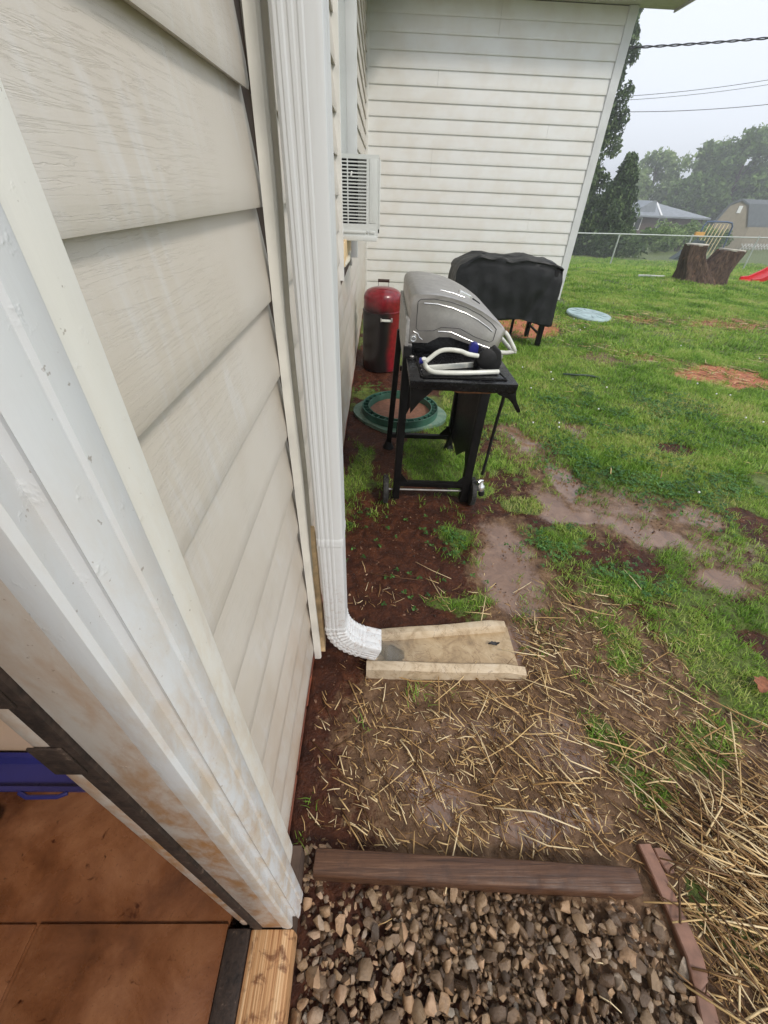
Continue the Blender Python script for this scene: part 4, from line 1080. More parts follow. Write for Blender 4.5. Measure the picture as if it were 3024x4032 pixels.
# ------------------------------------------------------------------ timber, edging, gravel
m = MB()
rings = []
A = Vector((-0.137, 0.279, 0)); B = Vector((0.745, 0.238, 0)); t = (B - A).normalized(); nn = Vector((-t.y, t.x, 0))
for u, s in ((0, 0.96), (0.006, 1.0), (0.3, 1.0), (0.6, 1.01), (0.968, 1.0), (0.990, 0.93), (1.0, 0.86)):
    c = A + (B - A) * u + Vector((0, 0, 0.002 * math.sin(u * 12)))
    w, h = 0.031 * s, 0.060 * (0.9 + 0.1 * s)
    rings.append([c - nn * w + Vector((0, 0, -0.03)), c - nn * w + Vector((0, 0, h - 0.012)), c - nn * (w - 0.004) + Vector((0, 0, h - 0.004)), c - nn * (w - 0.012) + Vector((0, 0, h)),
                  c + nn * (w - 0.012) + Vector((0, 0, h)), c + nn * (w - 0.003) + Vector((0, 0, h - 0.004)), c + nn * w + Vector((0, 0, h - 0.012)), c + nn * w + Vector((0, 0, -0.03))])
m.loft(rings)
tag(m.build('landscape_timber', MAT['timber_brown'], None, smooth=40, origin=(0.3, 0.26, 0)), 'brown stained timber lying along the top edge of the gravel', 'timber')
ed = empty('edging_board', (0.82, 0.1, 0))
tag(ed, 'narrow warped brown edging board between gravel and thick straw', 'edging')
def edge_piece(pts, w, name, z=0.022):
    rings = []
    for i, (x, y, ww) in enumerate(pts):
        zz = z + 0.004 * math.sin(i * 1.7)
        rings.append([(x - ww, y, -0.03), (x - ww, y, zz - 0.003), (x - ww + 0.003, y, zz), (x + ww - 0.003, y, zz + 0.002), (x + ww, y, zz - 0.001), (x + ww, y, -0.03)])
    return MB().loft(rings).build(name, MAT['edging_brown'], ed, smooth=40)
edge_piece([(0.818, 0.325, 0.018), (0.822, 0.26, 0.019), (0.828, 0.20, 0.020), (0.832, 0.15, 0.021), (0.830, 0.10, 0.021), (0.822, 0.064, 0.020), (0.814, 0.044, 0.012)], 0, 'board')
edge_piece([(0.818, 0.050, 0.015), (0.812, 0.020, 0.020), (0.805, -0.02, 0.021), (0.798, -0.12, 0.021), (0.79, -0.4, 0.021)], 0, 'board', 0.016)
edge_piece([(0.858, 0.318, 0.012), (0.866, 0.29, 0.020), (0.868, 0.262, 0.010)], 0, 'splinter', 0.012)

gb = MB().box(-0.16, 0.80, -0.45, 0.235, -0.06, -0.028).build('gravel_bed', MAT['ground_soil'], None, origin=(0.3, -0.1, 0))
tag(gb, 'bed of wet angular brown gravel beside the doorstep', None, None, 'structure')
protos = []
for q in range(16):
    bm = bmesh.new()
    e1, e2 = random.uniform(0.55, 0.85), random.uniform(0.42, 0.7)
    for i in range(18):
        v = Vector((random.gauss(0, 1), random.gauss(0, 1), random.gauss(0, 1))).normalized()
        v = Vector((math.copysign(abs(v.x) ** 0.7, v.x), math.copysign(abs(v.y) ** 0.7, v.y) * e1, math.copysign(abs(v.z) ** 0.7, v.z) * e2)) * random.uniform(0.88, 1.08)
        bm.verts.new(v)
    r_ = bmesh.ops.convex_hull(bm, input=bm.verts)
    bmesh.ops.delete(bm, geom=[g for g in r_['geom_interior'] if isinstance(g, bmesh.types.BMVert)], context='VERTS')
    me = bpy.data.meshes.new('stone'); bm.to_mesh(me); bm.free()
    for p_ in me.polygons: p_.use_smooth = True
    me.set_sharp_from_angle(angle=R(42)); me.materials.append(MAT['gravel_stone']); protos.append(me)
cells = []
STP = 0.0272
yy = -0.035
row = 0
while yy < 0.235:
    xx_ = -0.148 + (row % 2) * STP / 2
    while xx_ < 0.80:
        top = 0.243 - 0.046 * (xx_ + 0.137)
        if yy < top - 0.012: cells.append((xx_ + random.uniform(-.011, .011), yy + random.uniform(-.011, .011)))
        xx_ += STP
    yy += STP * 0.9; row += 1
random.shuffle(cells)
rest = cells[300:]
cells = cells[:300]
ORGgb = ORG[gb]
for i, (sx, sy) in enumerate(cells):
    o = bpy.data.objects.new('stone', random.choice(protos)); COL.objects.link(o); o.parent = gb
    s = random.choice((0.0105, 0.013, 0.0155, 0.018, 0.0225)) * random.uniform(0.88, 1.15)
    o.scale = (s, s, s)
    o.rotation_euler = (random.uniform(-0.7, 0.7), random.uniform(-0.7, 0.7), random.uniform(0, 6.28))
    o.location = Vector((sx, sy, 0.002 + s * 0.25 + random.uniform(-0.004, 0.010))) - ORGgb
# smaller and out of frame stones in one mesh
V = []; F = []
off = 0
def add_stone(x, y, z, s):
    global off
    me = random.choice(protos)
    rot = Matrix.Rotation(random.uniform(0, 6.28), 3, 'Z') @ Matrix.Rotation(random.uniform(-1, 1), 3, 'X')
    V.extend([tuple(rot @ v.co * s + Vector((x, y, z))) for v in me.vertices])
    F.extend([tuple(i + off for i in p_.vertices) for p_ in me.polygons]); off += len(me.vertices)
for (x, y) in rest:
    add_stone(x, y, random.uniform(0.002, 0.010), random.uniform(0.0095, 0.0115))
for i in range(2600):
    x = random.uniform(-0.155, 0.80); y = random.uniform(-0.05, 0.245)
    if y < 0.246 - 0.046 * (x + 0.137): add_stone(x, y, random.uniform(-0.014, 0.0), random.uniform(0.003, 0.011))
for i in range(500):
    add_stone(random.uniform(-0.155, 0.79), random.uniform(-0.44, -0.04), random.uniform(-0.01, 0.006), random.uniform(0.012, 0.022))
for i in range(60):
    add_stone(random.uniform(-0.17, -0.10), random.uniform(0.22, 0.34), random.uniform(-0.004, 0.004), random.uniform(0.006, 0.014))
me = bpy.data.meshes.new('small_stones'); me.from_pydata(V, [], F)
for p_ in me.polygons: p_.use_smooth = True
me.set_sharp_from_angle(angle=R(42)); me.materials.append(MAT['gravel_stone'])
o = bpy.data.objects.new('small_stones', me); COL.objects.link(o); o.parent = gb; o.location = -ORGgb
tag(o, 'small filler stones between the larger gravel', None, None, 'stuff')

# clods and crumbs on the bare soil
def crumb_prob(x, y):
    w_, st_, rd_, gs_, is_ = masks(x, y)
    ok = (x > -0.2) & ~((x > -0.02) & (x < 0.63) & (y > 0.82) & (y < 1.14)) & ~((y < 0.32) & (x < 0.80)) & (np.hypot(x - 0.205, y - 3.22) > 0.38)
    return np.where(ok, (1 - gs_) * (1 - 0.7 * w_) * sstep(0.35, 0.6, fbm(x, y, 5, 3, 88)), 0)
_xc = RNG.uniform(-0.2, 2.3, 15000); _yc = RNG.uniform(0.25, 3.3, 15000)
_kp = RNG.random(15000) < crumb_prob(_xc, _yc) * 0.6
_xc, _yc = _xc[_kp], _yc[_kp]; _zc = ground_z(_xc, _yc)
V = []; F = []; off = 0
for a, b, c in zip(_xc, _yc, _zc): add_stone(a, b, c + 0.001, 0.0022 + 0.006 * random.random() ** 3)
k = N('soil_crumb', lin(84, 54, 38), 0.7)
k.color(k.ramp(k.island(), [(0.0, lin(44, 26, 17)), (0.5, lin(86, 56, 40)), (0.85, lin(128, 96, 74)), (1.0, lin(178, 150, 122))])); MAT['soil_crumb'] = k.m
me = bpy.data.meshes.new('soil_crumbs'); me.from_pydata(V, [], F); me.materials.append(k.m)
tag(link_mesh('soil_crumbs', me), 'small clods and grit on the bare clay', None, None, 'stuff')

# ------------------------------------------------------------------ straw
def straw_mesh(px, py, pz, L, w, ang, bend, tilt):
    """flattened 4-sided stems of three rings (bent at the middle)"""
    n = len(px)
    dx, dy = np.cos(ang), np.sin(ang); dx2, dy2 = np.cos(ang + bend), np.sin(ang + bend)
    sx, sy = -dy, dx
    t = np.array([-0.5, 0.0, 0.5])
    verts = np.zeros((n, 3, 4, 3), np.float32)
    for k in range(3):
        ddx = dx if k < 2 else dx2; ddy = dy if k < 2 else dy2
        cx = px + ddx * t[k] * L; cy = py + ddy * t[k] * L; cz = pz + tilt * t[k] * L + (0.004 * np.sin(ang * 7) if k == 1 else 0)
        hw = w * (0.5 if k != 2 else 0.38); hh = w * 0.32
        for q, (a, b) in enumerate(((-1, 0), (0, -1), (1, 0), (0, 1))):
            verts[:, k, q, 0] = cx + sx * hw * a; verts[:, k, q, 1] = cy + sy * hw * a; verts[:, k, q, 2] = cz + hh * b
    base = (np.arange(n) * 12)[:, None]
    fl = []
    for k in range(2):
        for q in range(4):
            fl.append(np.array([k * 4 + q, k * 4 + (q + 1) % 4, (k + 1) * 4 + (q + 1) % 4, (k + 1) * 4 + q]))
    fl += [np.array([3, 2, 1, 0]), np.array([8, 9, 10, 11])]
    faces = np.concatenate([base + f[None, :] for f in fl])
    return verts.reshape(-1, 3), faces
def in_straw(x, y):
    e = lambda *a, **k: ell(x, y, *a, **k)
    d = np.maximum.reduce([0.75 * e(0.52, 0.56, 0.62, 0.30, 0, soft=0.5), 0.55 * e(0.8, 0.9, 0.5, 0.3), 1.0 * e(1.35, 0.12, 0.62, 0.42), 0.8 * e(1.1, 0.45, 0.4, 0.3), 0.9 * e(0.74, 1.03, 0.07, 0.14, -20),
                           0.30 * e(1.1, 1.15, 0.3, 0.25), 0.35 * e(0.0, 0.5, 0.2, 0.35), 0.10 * e(0.4, 1.3, 0.6, 0.4)])
    blocked = (x > -0.02) & (x < 0.625) & (y > 0.83) & (y < 1.15)
    beam = np.abs((y - (0.279 - 0.0465 * (x + 0.137)))) < 0.045
    d = np.where(blocked | (beam & (x < 0.76)), 0, d)
    d = np.where((y < 0.235) & (x < 0.80), 0.012, d)
    d = np.where((x > 0.79) & (x < 0.855) & (y < 0.33), 0.05, d)
    return np.where(x < -0.19, 0, d)
def sample(n, x0, x1, y0, y1, prob):
    x = RNG.uniform(x0, x1, n); y = RNG.uniform(y0, y1, n)
    keep = RNG.random(n) < prob(x, y)
    return x[keep], y[keep]
def stems(n, x0, x1, y0, y1, prob, Lr, wr, lift):
    x, y = sample(n, x0, x1, y0, y1, prob)
    m_ = len(x)
    L = RNG.uniform(Lr[0], Lr[1], m_) * RNG.uniform(0.5, 1.0, m_)
    main = np.where(RNG.random(m_) < 0.55, RNG.normal(-0.75, 0.45, m_), RNG.uniform(0, math.pi, m_))
    z = ground_z(x, y) + RNG.uniform(0.002, lift, m_)
    z = np.where((y < 0.235) & (x < 0.80), 0.03, z)
    return straw_mesh(x, y, z, L, RNG.uniform(wr[0], wr[1], m_), main, RNG.normal(0, 0.25, m_) * (RNG.random(m_) < 0.6), RNG.normal(0, 0.06, m_))
parts = [stems(1050, -0.2, 2.0, -0.2, 1.45, in_straw, (0.10, 0.30), (0.0030, 0.0058), 0.028),
         stems(3000, -0.2, 2.0, -0.2, 1.4, in_straw, (0.03, 0.10), (0.0022, 0.0050), 0.018),
         stems(16000, -0.2, 2.0, -0.2, 1.3, in_straw, (0.015, 0.06), (0.0014, 0.0032), 0.010),
         stems(1700, 0.85, 2.0, -0.25, 0.6, lambda x, y: ell(x, y, 1.4, 0.05, 0.6, 0.42), (0.08, 0.34), (0.003, 0.0065), 0.035)]
vv = np.concatenate([p_[0] for p_ in parts]); offs = np.cumsum([0] + [len(p_[0]) for p_ in parts])[:-1]
ff = np.concatenate([p_[1] + o_ for p_, o_ in zip(parts, offs)])
st = link_mesh('straw', raw_mesh('straw', vv, [ff], MAT['straw_stem']))
tag(st, 'loose golden straw scattered over the mud near the door', None, None, 'stuff')
# wisps of straw on the far bare patches
def far_straw(x, y):
    e = lambda *a: ell(x, y, *a)
    return np.maximum.reduce([e(3.8, 4.45, 0.65, 0.35, -10), 0.7 * e(4.1, 6.75, 0.8, 0.4), 0.6 * e(5.4, 6.6, 1.2, 0.45), 0.5 * e(3.0, 5.05, 0.7, 0.25, -30), 0.6 * e(2.7, 6.2, 0.4, 0.5), 0.5 * e(5.0, 4.9, 0.5, 0.4), 0.02 * e(2.5, 3, 3, 2.5)])
a_ = stems(9000, 1.0, 7.0, 2.0, 7.5, far_straw, (0.05, 0.22), (0.004, 0.007), 0.03)
st2 = link_mesh('straw_wisps', raw_mesh('straw_wisps', a_[0], [a_[1]], MAT['straw_stem']))
tag(st2, 'thin straw wisps on the bare clay patches of the lawn', None, None, 'stuff')

# ------------------------------------------------------------------ grass and clover
def blades(x, y, z, h, w, ang, lean):
    n = len(x)
    v = np.zeros((n, 5, 3), np.float32)
    ca, sa = np.cos(ang), np.sin(ang)
    lx, ly = np.cos(ang + 1.57 + RNG.normal(0, 0.5, n)), np.sin(ang + 1.57 + RNG.normal(0, 0.5, n))
    for k, (t, ww) in enumerate(((0, 1.0), (0, 1.0), (0.55, 0.8), (0.55, 0.8), (1.0, 0))):
        sgn = (-1, 1, 1, -1, 0)[k]
        v[:, k, 0] = x + ca * w * 0.5 * ww * sgn + lx * lean * h * t ** 1.7
        v[:, k, 1] = y + sa * w * 0.5 * ww * sgn + ly * lean * h * t ** 1.7
        v[:, k, 2] = z + h * t * (1 - 0.25 * lean * t)
    b = (np.arange(n) * 5)[:, None]
    return v.reshape(-1, 3), b + np.array([[0, 1, 2, 3]]), b + np.array([[3, 2, 4]])
def lawn_prob(x, y, far=False):
    g = masks(x, y)[3]
    hard = ((x < -0.2)) | ((y > 7.6) & (x < 3.25)) | (np.hypot(x - 0.205, y - 3.22) < 0.36) | ((x > -0.02) & (x < 0.63) & (y > 0.82) & (y < 1.16)) | (np.hypot(x - 3.24, y - 6.78) < 0.34) | ((y < 0.25) & (x < 0.86))
    wedge = (x < 0.95 * y + 0.9)
    return np.where(hard | ~wedge, 0, g)
def tufts(n, x0, x1, y0, y1, per, spread, hr, wr):
    x, y = sample(n, x0, x1, y0, y1, lawn_prob)
    x = np.repeat(x, per) + RNG.normal(0, spread, len(x) * per); y = np.repeat(y, per) + RNG.normal(0, spread, len(y) * per)
    m_ = len(x); hs = 0.7 + 0.8 * fbm(x, y, 2.5, 3, 90)
    return blades(x, y, ground_z(x, y) - 0.004, RNG.uniform(hr[0], hr[1], m_) * hs, RNG.uniform(wr[0], wr[1], m_), RNG.uniform(0, 6.28, m_), RNG.uniform(0.25, 1.1, m_))
G = [tufts(13000, -0.2, 2.6, 0.3, 3.0, 9, 0.013, (0.014, 0.042), (0.0022, 0.0042)),
     tufts(14000, 0.6, 4.6, 2.4, 5.2, 8, 0.018, (0.02, 0.052), (0.0035, 0.006)),
     tufts(15000, 1.0, 8.2, 5.0, 9.2, 7, 0.025, (0.025, 0.055), (0.006, 0.010)),
     tufts(11000, 3.2, 13.0, 9.0, 15.0, 6, 0.04, (0.03, 0.07), (0.010, 0.018)),
     tufts(8000, 5.5, 20.0, 15.0, 26.0, 5, 0.08, (0.05, 0.12), (0.02, 0.03))]
vv = np.concatenate([g_[0] for g_ in G]); offs = np.cumsum([0] + [len(g_[0]) for g_ in G])[:-1]
q4 = np.concatenate([g_[1] + o_ for g_, o_ in zip(G, offs)]); q3 = np.concatenate([g_[2] + o_ for g_, o_ in zip(G, offs)])
gr_o = link_mesh('grass', raw_mesh('grass', vv, [q4, q3], MAT['grass_blades']))
tag(gr_o, 'short patchy green lawn grass growing out of wet clay', None, None, 'stuff')
print('grass blades', len(q3))
def clover_prob(x, y):
    e = lambda *a: ell(x, y, *a)
    c = np.maximum.reduce([e(1.0, 1.64, 0.24, 0.13, 20), e(1.28, 1.36, 0.20, 0.12), e(1.55, 2.5, 0.35, 0.4), e(2.3, 3.3, 0.8, 0.6), e(2.1, 2.2, 0.4, 0.35), 0.5 * e(1.0, 2.9, 0.2, 0.3), 0.5 * e(-0.1, 3.75, 0.15, 0.15), 0.7 * e(0.4, 1.62, 0.12, 0.08), 0.35 * e(0.1, 1.5, 0.3, 0.4), 0.8 * e(0.55, 1.3, 0.13, 0.07)])
    return c * sstep(0.35, 0.6, fbm(x, y, 6, 3, 12)) * (lawn_prob(x, y) * 0.7 + 0.3) * ((x > -0.19) & ~((x > -0.02) & (x < 0.63) & (y < 1.16)))
x, y = sample(26000, -0.19, 3.2, 1.1, 4.2, clover_prob)
m_ = len(x)
zz = ground_z(x, y) + RNG.uniform(0.008, 0.032, m_)
V3 = []; Q3 = []
for kk in range(3):
    a = RNG.uniform(0, 6.28, m_) * 0 + kk * 2.094 + x * 61
    rr_ = 0.0065 + 0.003 * RNG.random(m_)
    cx, cy = x + np.cos(a) * rr_, y + np.sin(a) * rr_
    pts = []
    for t in (0, 1.57, 3.14, 4.71):
        rad = rr_ * (1.0 if t in (0, 3.14) else 0.85)
        pts.append(np.stack([cx + np.cos(a + t) * rad, cy + np.sin(a + t) * rad, zz + 0.003 * np.cos(t + x * 40)], 1))
    V3.append(np.stack(pts, 1).reshape(-1, 3))
vv = np.concatenate(V3); qq = (np.arange(len(vv) // 4) * 4)[:, None] + np.array([[0, 1, 2, 3]])
cl = link_mesh('clover', raw_mesh('clover', vv, [qq], MAT['clover_leaf']))
tag(cl, 'dark green clover patches spreading through the wet lawn', None, None, 'stuff')
# white clover heads
x, y = sample(700, 0.9, 5.0, 1.4, 6.5, lambda x, y: 0.25 * lawn_prob(x, y) * sstep(0.5, 0.65, fbm(x, y, 1.5, 3, 7)))
m = MB()
for a, b in zip(x, y):
    z = float(ground_z(a, b)) + 0.045
    m.lathe([(0.0, -0.008), (0.008, -0.003), (0.008, 0.004), (0.0, 0.009)], (a, b, z), 6)
tag(m.build('clover_blossom', MAT['white_paint'], None, smooth=80), 'tiny white clover blossoms dotted through the lawn', None, None, 'stuff')

# ------------------------------------------------------------------ small things on the lawn
tag(MB().tube(sm([(1.95, 4.22, 0.045), (2.08, 4.19, 0.05), (2.2, 4.19, 0.048), (2.32, 4.16, 0.035)], 4), 0.011, 8).build('hose_piece', MAT['hose_green'], None, smooth=60, origin=(2.1, 4.19, 0.03)), 'short dark green hose piece lying in the grass', 'hose')
def gz(x, y): return float(ground_z(np.array([x]), np.array([y]))[0])
z = gz(6.95, 11.75) + 0.03
tag(MB().bar((6.55, 11.72, z + 0.02), (7.25, 11.78, z + 0.01), 0.05, 0.04).build('white_plank', MAT['white_paint'], None, bevel=0.005, origin=(6.9, 11.75, z)), 'short white painted stick lying on the lawn before the stump', 'stick')

# tree stump with two cut prongs
SX, SY = 7.72, 11.0
sz = gz(SX, SY)
stump = empty('tree_stump', (SX, SY, sz))
tag(stump, 'dark forked tree stump with two sawn off trunks on the lawn', 'stump')
def blob_tube(pts, rad, nn_=64, seed=0):
    rings = []
    for i, p_ in enumerate(pts):
        ring = []
        for k_ in range(nn_):
            a = 2 * math.pi * k_ / nn_
            r_ = rad[i] * (1 + 0.10 * math.sin(a * 5 + seed) + 0.05 * math.sin(a * 9 + i * 0.6 + seed * 3) + 0.035 * math.sin(a * 21 + i * 0.9 + seed) + (0.20 * abs(math.sin(a * 2.5 + seed)) if i == 0 else 0))
            ring.append((p_[0] + r_ * math.cos(a), p_[1] + 0.85 * r_ * math.sin(a), p_[2]))
        rings.append(ring)
    return rings
tb = sz
m = MB()
m.loft(blob_tube([(7.55, SY, tb - 0.12), (7.52, SY, tb + 0.06), (7.42, SY, tb + 0.25), (7.30, SY, tb + 0.45), (7.235, SY, tb + 0.62), (7.225, SY, tb + 0.775)], [0.55, 0.45, 0.35, 0.285, 0.25, 0.245], seed=1))
m.loft(blob_tube([(7.85, SY, tb - 0.12), (7.84, SY, tb + 0.06), (7.88, SY, tb + 0.25), (7.97, SY, tb + 0.45), (8.05, SY, tb + 0.60), (8.09, SY, tb + 0.70)], [0.50, 0.42, 0.36, 0.325, 0.30, 0.29], seed=2))
tr_ = m.build('trunk', MAT['bark'], stump, smooth=60)
rm = tr_.modifiers.new('fuse', 'REMESH'); rm.mode = 'VOXEL'; rm.voxel_size = 0.016; rm.use_smooth_shade = True
def cut_face(cx, cy, cz, r_, tilt):
    m = MB().lathe([(0.0, 0.012), (r_ * 0.6, 0.013), (r_ * 0.97, 0.010), (r_, 0.0), (r_ * 0.98, -0.03)], (0, 0, 0), 24)
    o = m.build('cut_face', MAT['cut_wood'], None, smooth=40)
    o.parent = stump; o.location = Vector((cx, cy, cz)) - ORG[stump]; o.rotation_euler = (R(-2), tilt, 0); o.scale = (1, 0.85, 1)
cut_face(7.225, SY, tb + 0.780, 0.235, 0.0); cut_face(8.09, SY, tb + 0.705, 0.28, R(3))

# red slide
sl = empty('red_slide', (9.6, 12.0, gz(9.6, 12)))
tag(sl, 'bright red plastic playground slide foot resting on the lawn', 'slide')
z0 = gz(9.5, 11.9)
path_ = [(9.22, 11.6, z0 + 0.06), (9.45, 11.62, z0 + 0.08), (9.75, 11.66, z0 + 0.22), (10.4, 11.75, z0 + 0.62), (11.3, 11.85, z0 + 1.2)]
for dy, h_ in ((-0.20, 0.10), (0.20, 0.10)):
    m = MB()
    for a, b in zip(path_[:-1], path_[1:]):
        m.bar((a[0], a[1] + dy, a[2] + 0.03), (b[0], b[1] + dy, b[2] + 0.03), 0.05, h_)
    m.build('side_rail', MAT['slide_red'], sl)
m = MB()
for a, b in zip(path_[:-1], path_[1:]): m.bar(a, b, 0.38, 0.03)
m.build('chute', MAT['slide_red'], sl)

# ------------------------------------------------------------------ chain link fence
fence = empty('chain_link_fence', (12, 20, -0.7))
tag(fence, 'galvanised chain link fence crossing the back of the lawn', 'fence')
def fpt(s): return (6.3 + s * 14.0, 18.68 + s * 3.4)      # plan
def frail(s): return 0.392 + 0.0 * s
m = MB()
pts = []
for s in np.linspace(0, 1, 8):
    x, y = fpt(s); pts.append((x, y, 1.5 - 0.0588 * y + 0.028 * 0 + (0.0588 - 0.0588) ))
rail_z = 0.39
MB().tube([(fpt(s)[0], fpt(s)[1], rail_z + 0.01 * math.sin(s * 8)) for s in np.linspace(0, 1, 10)], 0.022, 8).build('top_rail', MAT['fence_metal'], fence, smooth=60)
for s in (0.0, 0.2305, 0.477, 0.724, 0.97):
    x, y = fpt(s)
    MB().tube([(x, y, gz(x, y) - 0.1), (x, y, rail_z + 0.05)], 0.028, 10).build('post', MAT['fence_metal'], fence, smooth=60)
m = MB()
Lf = math.hypot(14.0, 3.4); ux, uy = 14.0 / Lf, 3.4 / Lf
H = 1.08; stp = 0.085
VV = []; FF = []
k_ = 0
for d0 in np.arange(-H, Lf, stp):
    for sg in (1, -1):
        a0, a1 = (d0, d0 + H)
        za, zb = (0, H) if sg > 0 else (H, 0)
        if a0 < 0 or a1 > Lf: continue
        g0 = rail_z - H
        p0 = (6.3 + ux * a0, 18.68 + uy * a0, g0 + za); p1 = (6.3 + ux * a1, 18.68 + uy * a1, g0 + zb)
        m.tube([p0, p1], 0.0021, 3, False)
mesh_o = m.build('wire_mesh', MAT['fence_wire'], fence)
tag(mesh_o, None, None, None, 'stuff')

# blue framed swing bench with leaning poles beyond the fence
Y = 30.0
sw = empty('swing_frame', (20.7, Y, gz(20.7, Y)))
tag(sw, 'blue metal swing frame with pale slanted slats beyond the fence', 'swing')
gz_ = gz(20.7, Y)
top = 1.5 - 0.030 * Y
MB().tube([(19.55, Y, gz_), (19.6, Y, top - 0.25), (19.75, Y, top), (20.9, Y, top + 0.02), (21.25, Y, top - 0.02), (21.38, Y, top - 0.2), (21.42, Y, gz_)], 0.045, 8).build('tube_frame', MAT['frame_blue'], sw, smooth=60)
for i in range(6):
    x = 19.75 + i * 0.23
    MB().bar((x - 0.42, Y - 0.5, gz_ + 0.25), (x + 0.12, Y - 0.1, top - 0.1), 0.035, 0.035).build('slat', MAT['pole_pale'], sw)
MB().box(18.95, 19.5, Y - 0.6, Y - 0.45, top - 0.75, top - 0.5).build('seat_board', MAT['board_orange'], sw)
MB().prism([(18.0, gz_), (19.5, gz_), (19.5, gz_ + 1.0), (19.2, gz_ + 1.0), (18.4, gz_ + 0.3)], 'y', Y - 0.9, Y - 0.4).build('slide_wedge', MAT['dark_green_plastic'], sw)  # low wedge of a dark green plastic slide

# ------------------------------------------------------------------ barn shaped shed
Y = 52.0
shed = empty('garden_shed', (38.5, Y, gz(38, Y)))
tag(shed, 'tan gambrel roofed garden shed beyond the fence', 'shed')
sg = gz(38, Y)
gab = [(35.05, sg - 0.2), (38.85, sg - 0.2), (38.85, 1.5 - 0.036 * Y), (37.95, 1.5 - 0.002 * Y), (36.95, 1.5 + 0.005 * Y), (35.85, 1.5 - 0.0035 * Y), (35.05, 1.5 - 0.032 * Y)]
SD = Vector((13.0, 4.5, 0))
MB().loft([[(a, Y, b) for a, b in gab], [(a + SD.x, Y + SD.y, b) for a, b in gab]]).build('wall', MAT['shed_tan'], shed)
nd = SD.normalized() * 0.3
for a, b in zip(gab[2:-1], gab[3:]):
    A3, B3 = Vector((a[0], Y, a[1])), Vector((b[0], Y, b[1])); up_ = Vector((0, 0, 0.16))
    MB().add([A3 - nd, B3 - nd, B3 + SD, A3 + SD, A3 - nd + up_, B3 - nd + up_, B3 + SD + up_, A3 + SD + up_], BF).build('roof', MAT['shed_roof'], shed)
MB().box(36.75, 37.15, Y - 0.06, Y - 0.01, 0.75, 1.35).build('gable_vent', MAT['white_paint'], shed)
lat = empty('lattice_skirt', (42, Y, sg))
tag(lat, 'low white lattice skirt along the foot of the shed', 'lattice')
for i in range(30):
    x = 38.6 + i * 0.45
    dy_ = (x - 38.6) * 0.34
    MB().bar((x, Y - 0.4 + dy_, sg - 0.1), (x + 0.55, Y - 0.4 + dy_, sg + 0.55), 0.05, 0.09, (0, 1, 0)).build('slat', MAT['white_paint'], lat)
    MB().bar((x + 0.55, Y - 0.47 + dy_, sg - 0.1), (x, Y - 0.47 + dy_, sg + 0.55), 0.05, 0.09, (0, 1, 0)).build('slat', MAT['white_paint'], lat)

# ------------------------------------------------------------------ neighbour house
Y = 66.0
nh = empty('neighbour_house', (38, Y, gz(38, Y)))
tag(nh, 'low brick house with a grey hipped roof behind the hedge', 'house')
hg = gz(38, Y)
x0h, x1h = 30.0, 43.7
ez_ = 1.5 - 0.0245 * Y; rz_ = 1.5 - 0.0045 * Y
MB().box(x0h + 0.5, x1h - 0.6, Y + 0.6, Y + 9, hg - 0.3, ez_ - 0.02).build('wall', MAT['house_brick'], nh)
ra, rb_ = (34.5, Y + 4.7, rz_), (38.3, Y + 4.7, rz_)
c_ = [(x0h, Y, ez_), (x1h, Y, ez_), (x1h, Y + 9.5, ez_), (x0h, Y + 9.5, ez_)]
MB().add(c_ + [ra, rb_] + [(p_[0], p_[1], p_[2] - 0.18) for p_ in c_], [(0, 1, 5, 4), (1, 2, 5), (2, 3, 4, 5), (3, 0, 4), (9, 8, 7, 6), (0, 6, 7, 1), (1, 7, 8, 2), (2, 8, 9, 3), (3, 9, 6, 0)]).build('roof', MAT['shingle_grey'], nh)
MB().bar((37.0, Y - 0.02, ez_ + 0.06), (38.3, Y + 4.7, rz_ + 0.05), 0.22, 0.08).build('roof_hip', MAT['white_paint'], nh)
MB().prism([(33.2, ez_ - 0.02), (35.9, rz_ + 0.22), (36.4, rz_ + 0.22), (36.7, ez_ - 0.02)], 'y', Y + 1.2, Y + 8).build('roof_gable', MAT['shingle_grey'], nh)
for xa in (31.6, 32.7, 34.0, 37.1):
    w_ = MB().box(xa, xa + 0.9, Y + 0.52, Y + 0.597, ez_ - 1.65, ez_ - 0.25).build('window', MAT['white_paint'], nh)
    MB().box(xa + 0.1, xa + 0.8, Y + 0.49, Y + 0.518, ez_ - 1.55, ez_ - 0.35).build('pane', MAT['glass_dark'], w_)

# ------------------------------------------------------------------ trees
def leaf_cloud(cent, rad, n_per, size, flat=1.0, sag=0.0):
    cent = np.asarray(cent, float); rad = np.asarray(rad, float)
    m_ = len(cent)
    d = RNG.normal(size=(m_, n_per, 3)); d /= np.linalg.norm(d, axis=2, keepdims=True)
    rr = RNG.random((m_, n_per, 1)) ** 0.45
    p_ = cent[:, None, :] + d * rr * rad[:, None, None] * np.array([1, 1, flat])
    p_ = p_.reshape(-1, 3)
    n = len(p_)
    a = RNG.normal(size=(n, 3)); a /= np.linalg.norm(a, axis=1, keepdims=True)
    b = np.cross(a, RNG.normal(size=(n, 3))); b /= np.linalg.norm(b, axis=1, keepdims=True)
    s = size * RNG.uniform(0.6, 1.3, (n, 1))
    v = np.stack([p_ - a * s, p_ + b * s * 0.55, p_ + a * s - np.array([0, 0, sag]) * s, p_ - b * s * 0.55], 1).reshape(-1, 3)
    return v, (np.arange(n) * 4)[:, None] + np.array([[0, 1, 2, 3]])
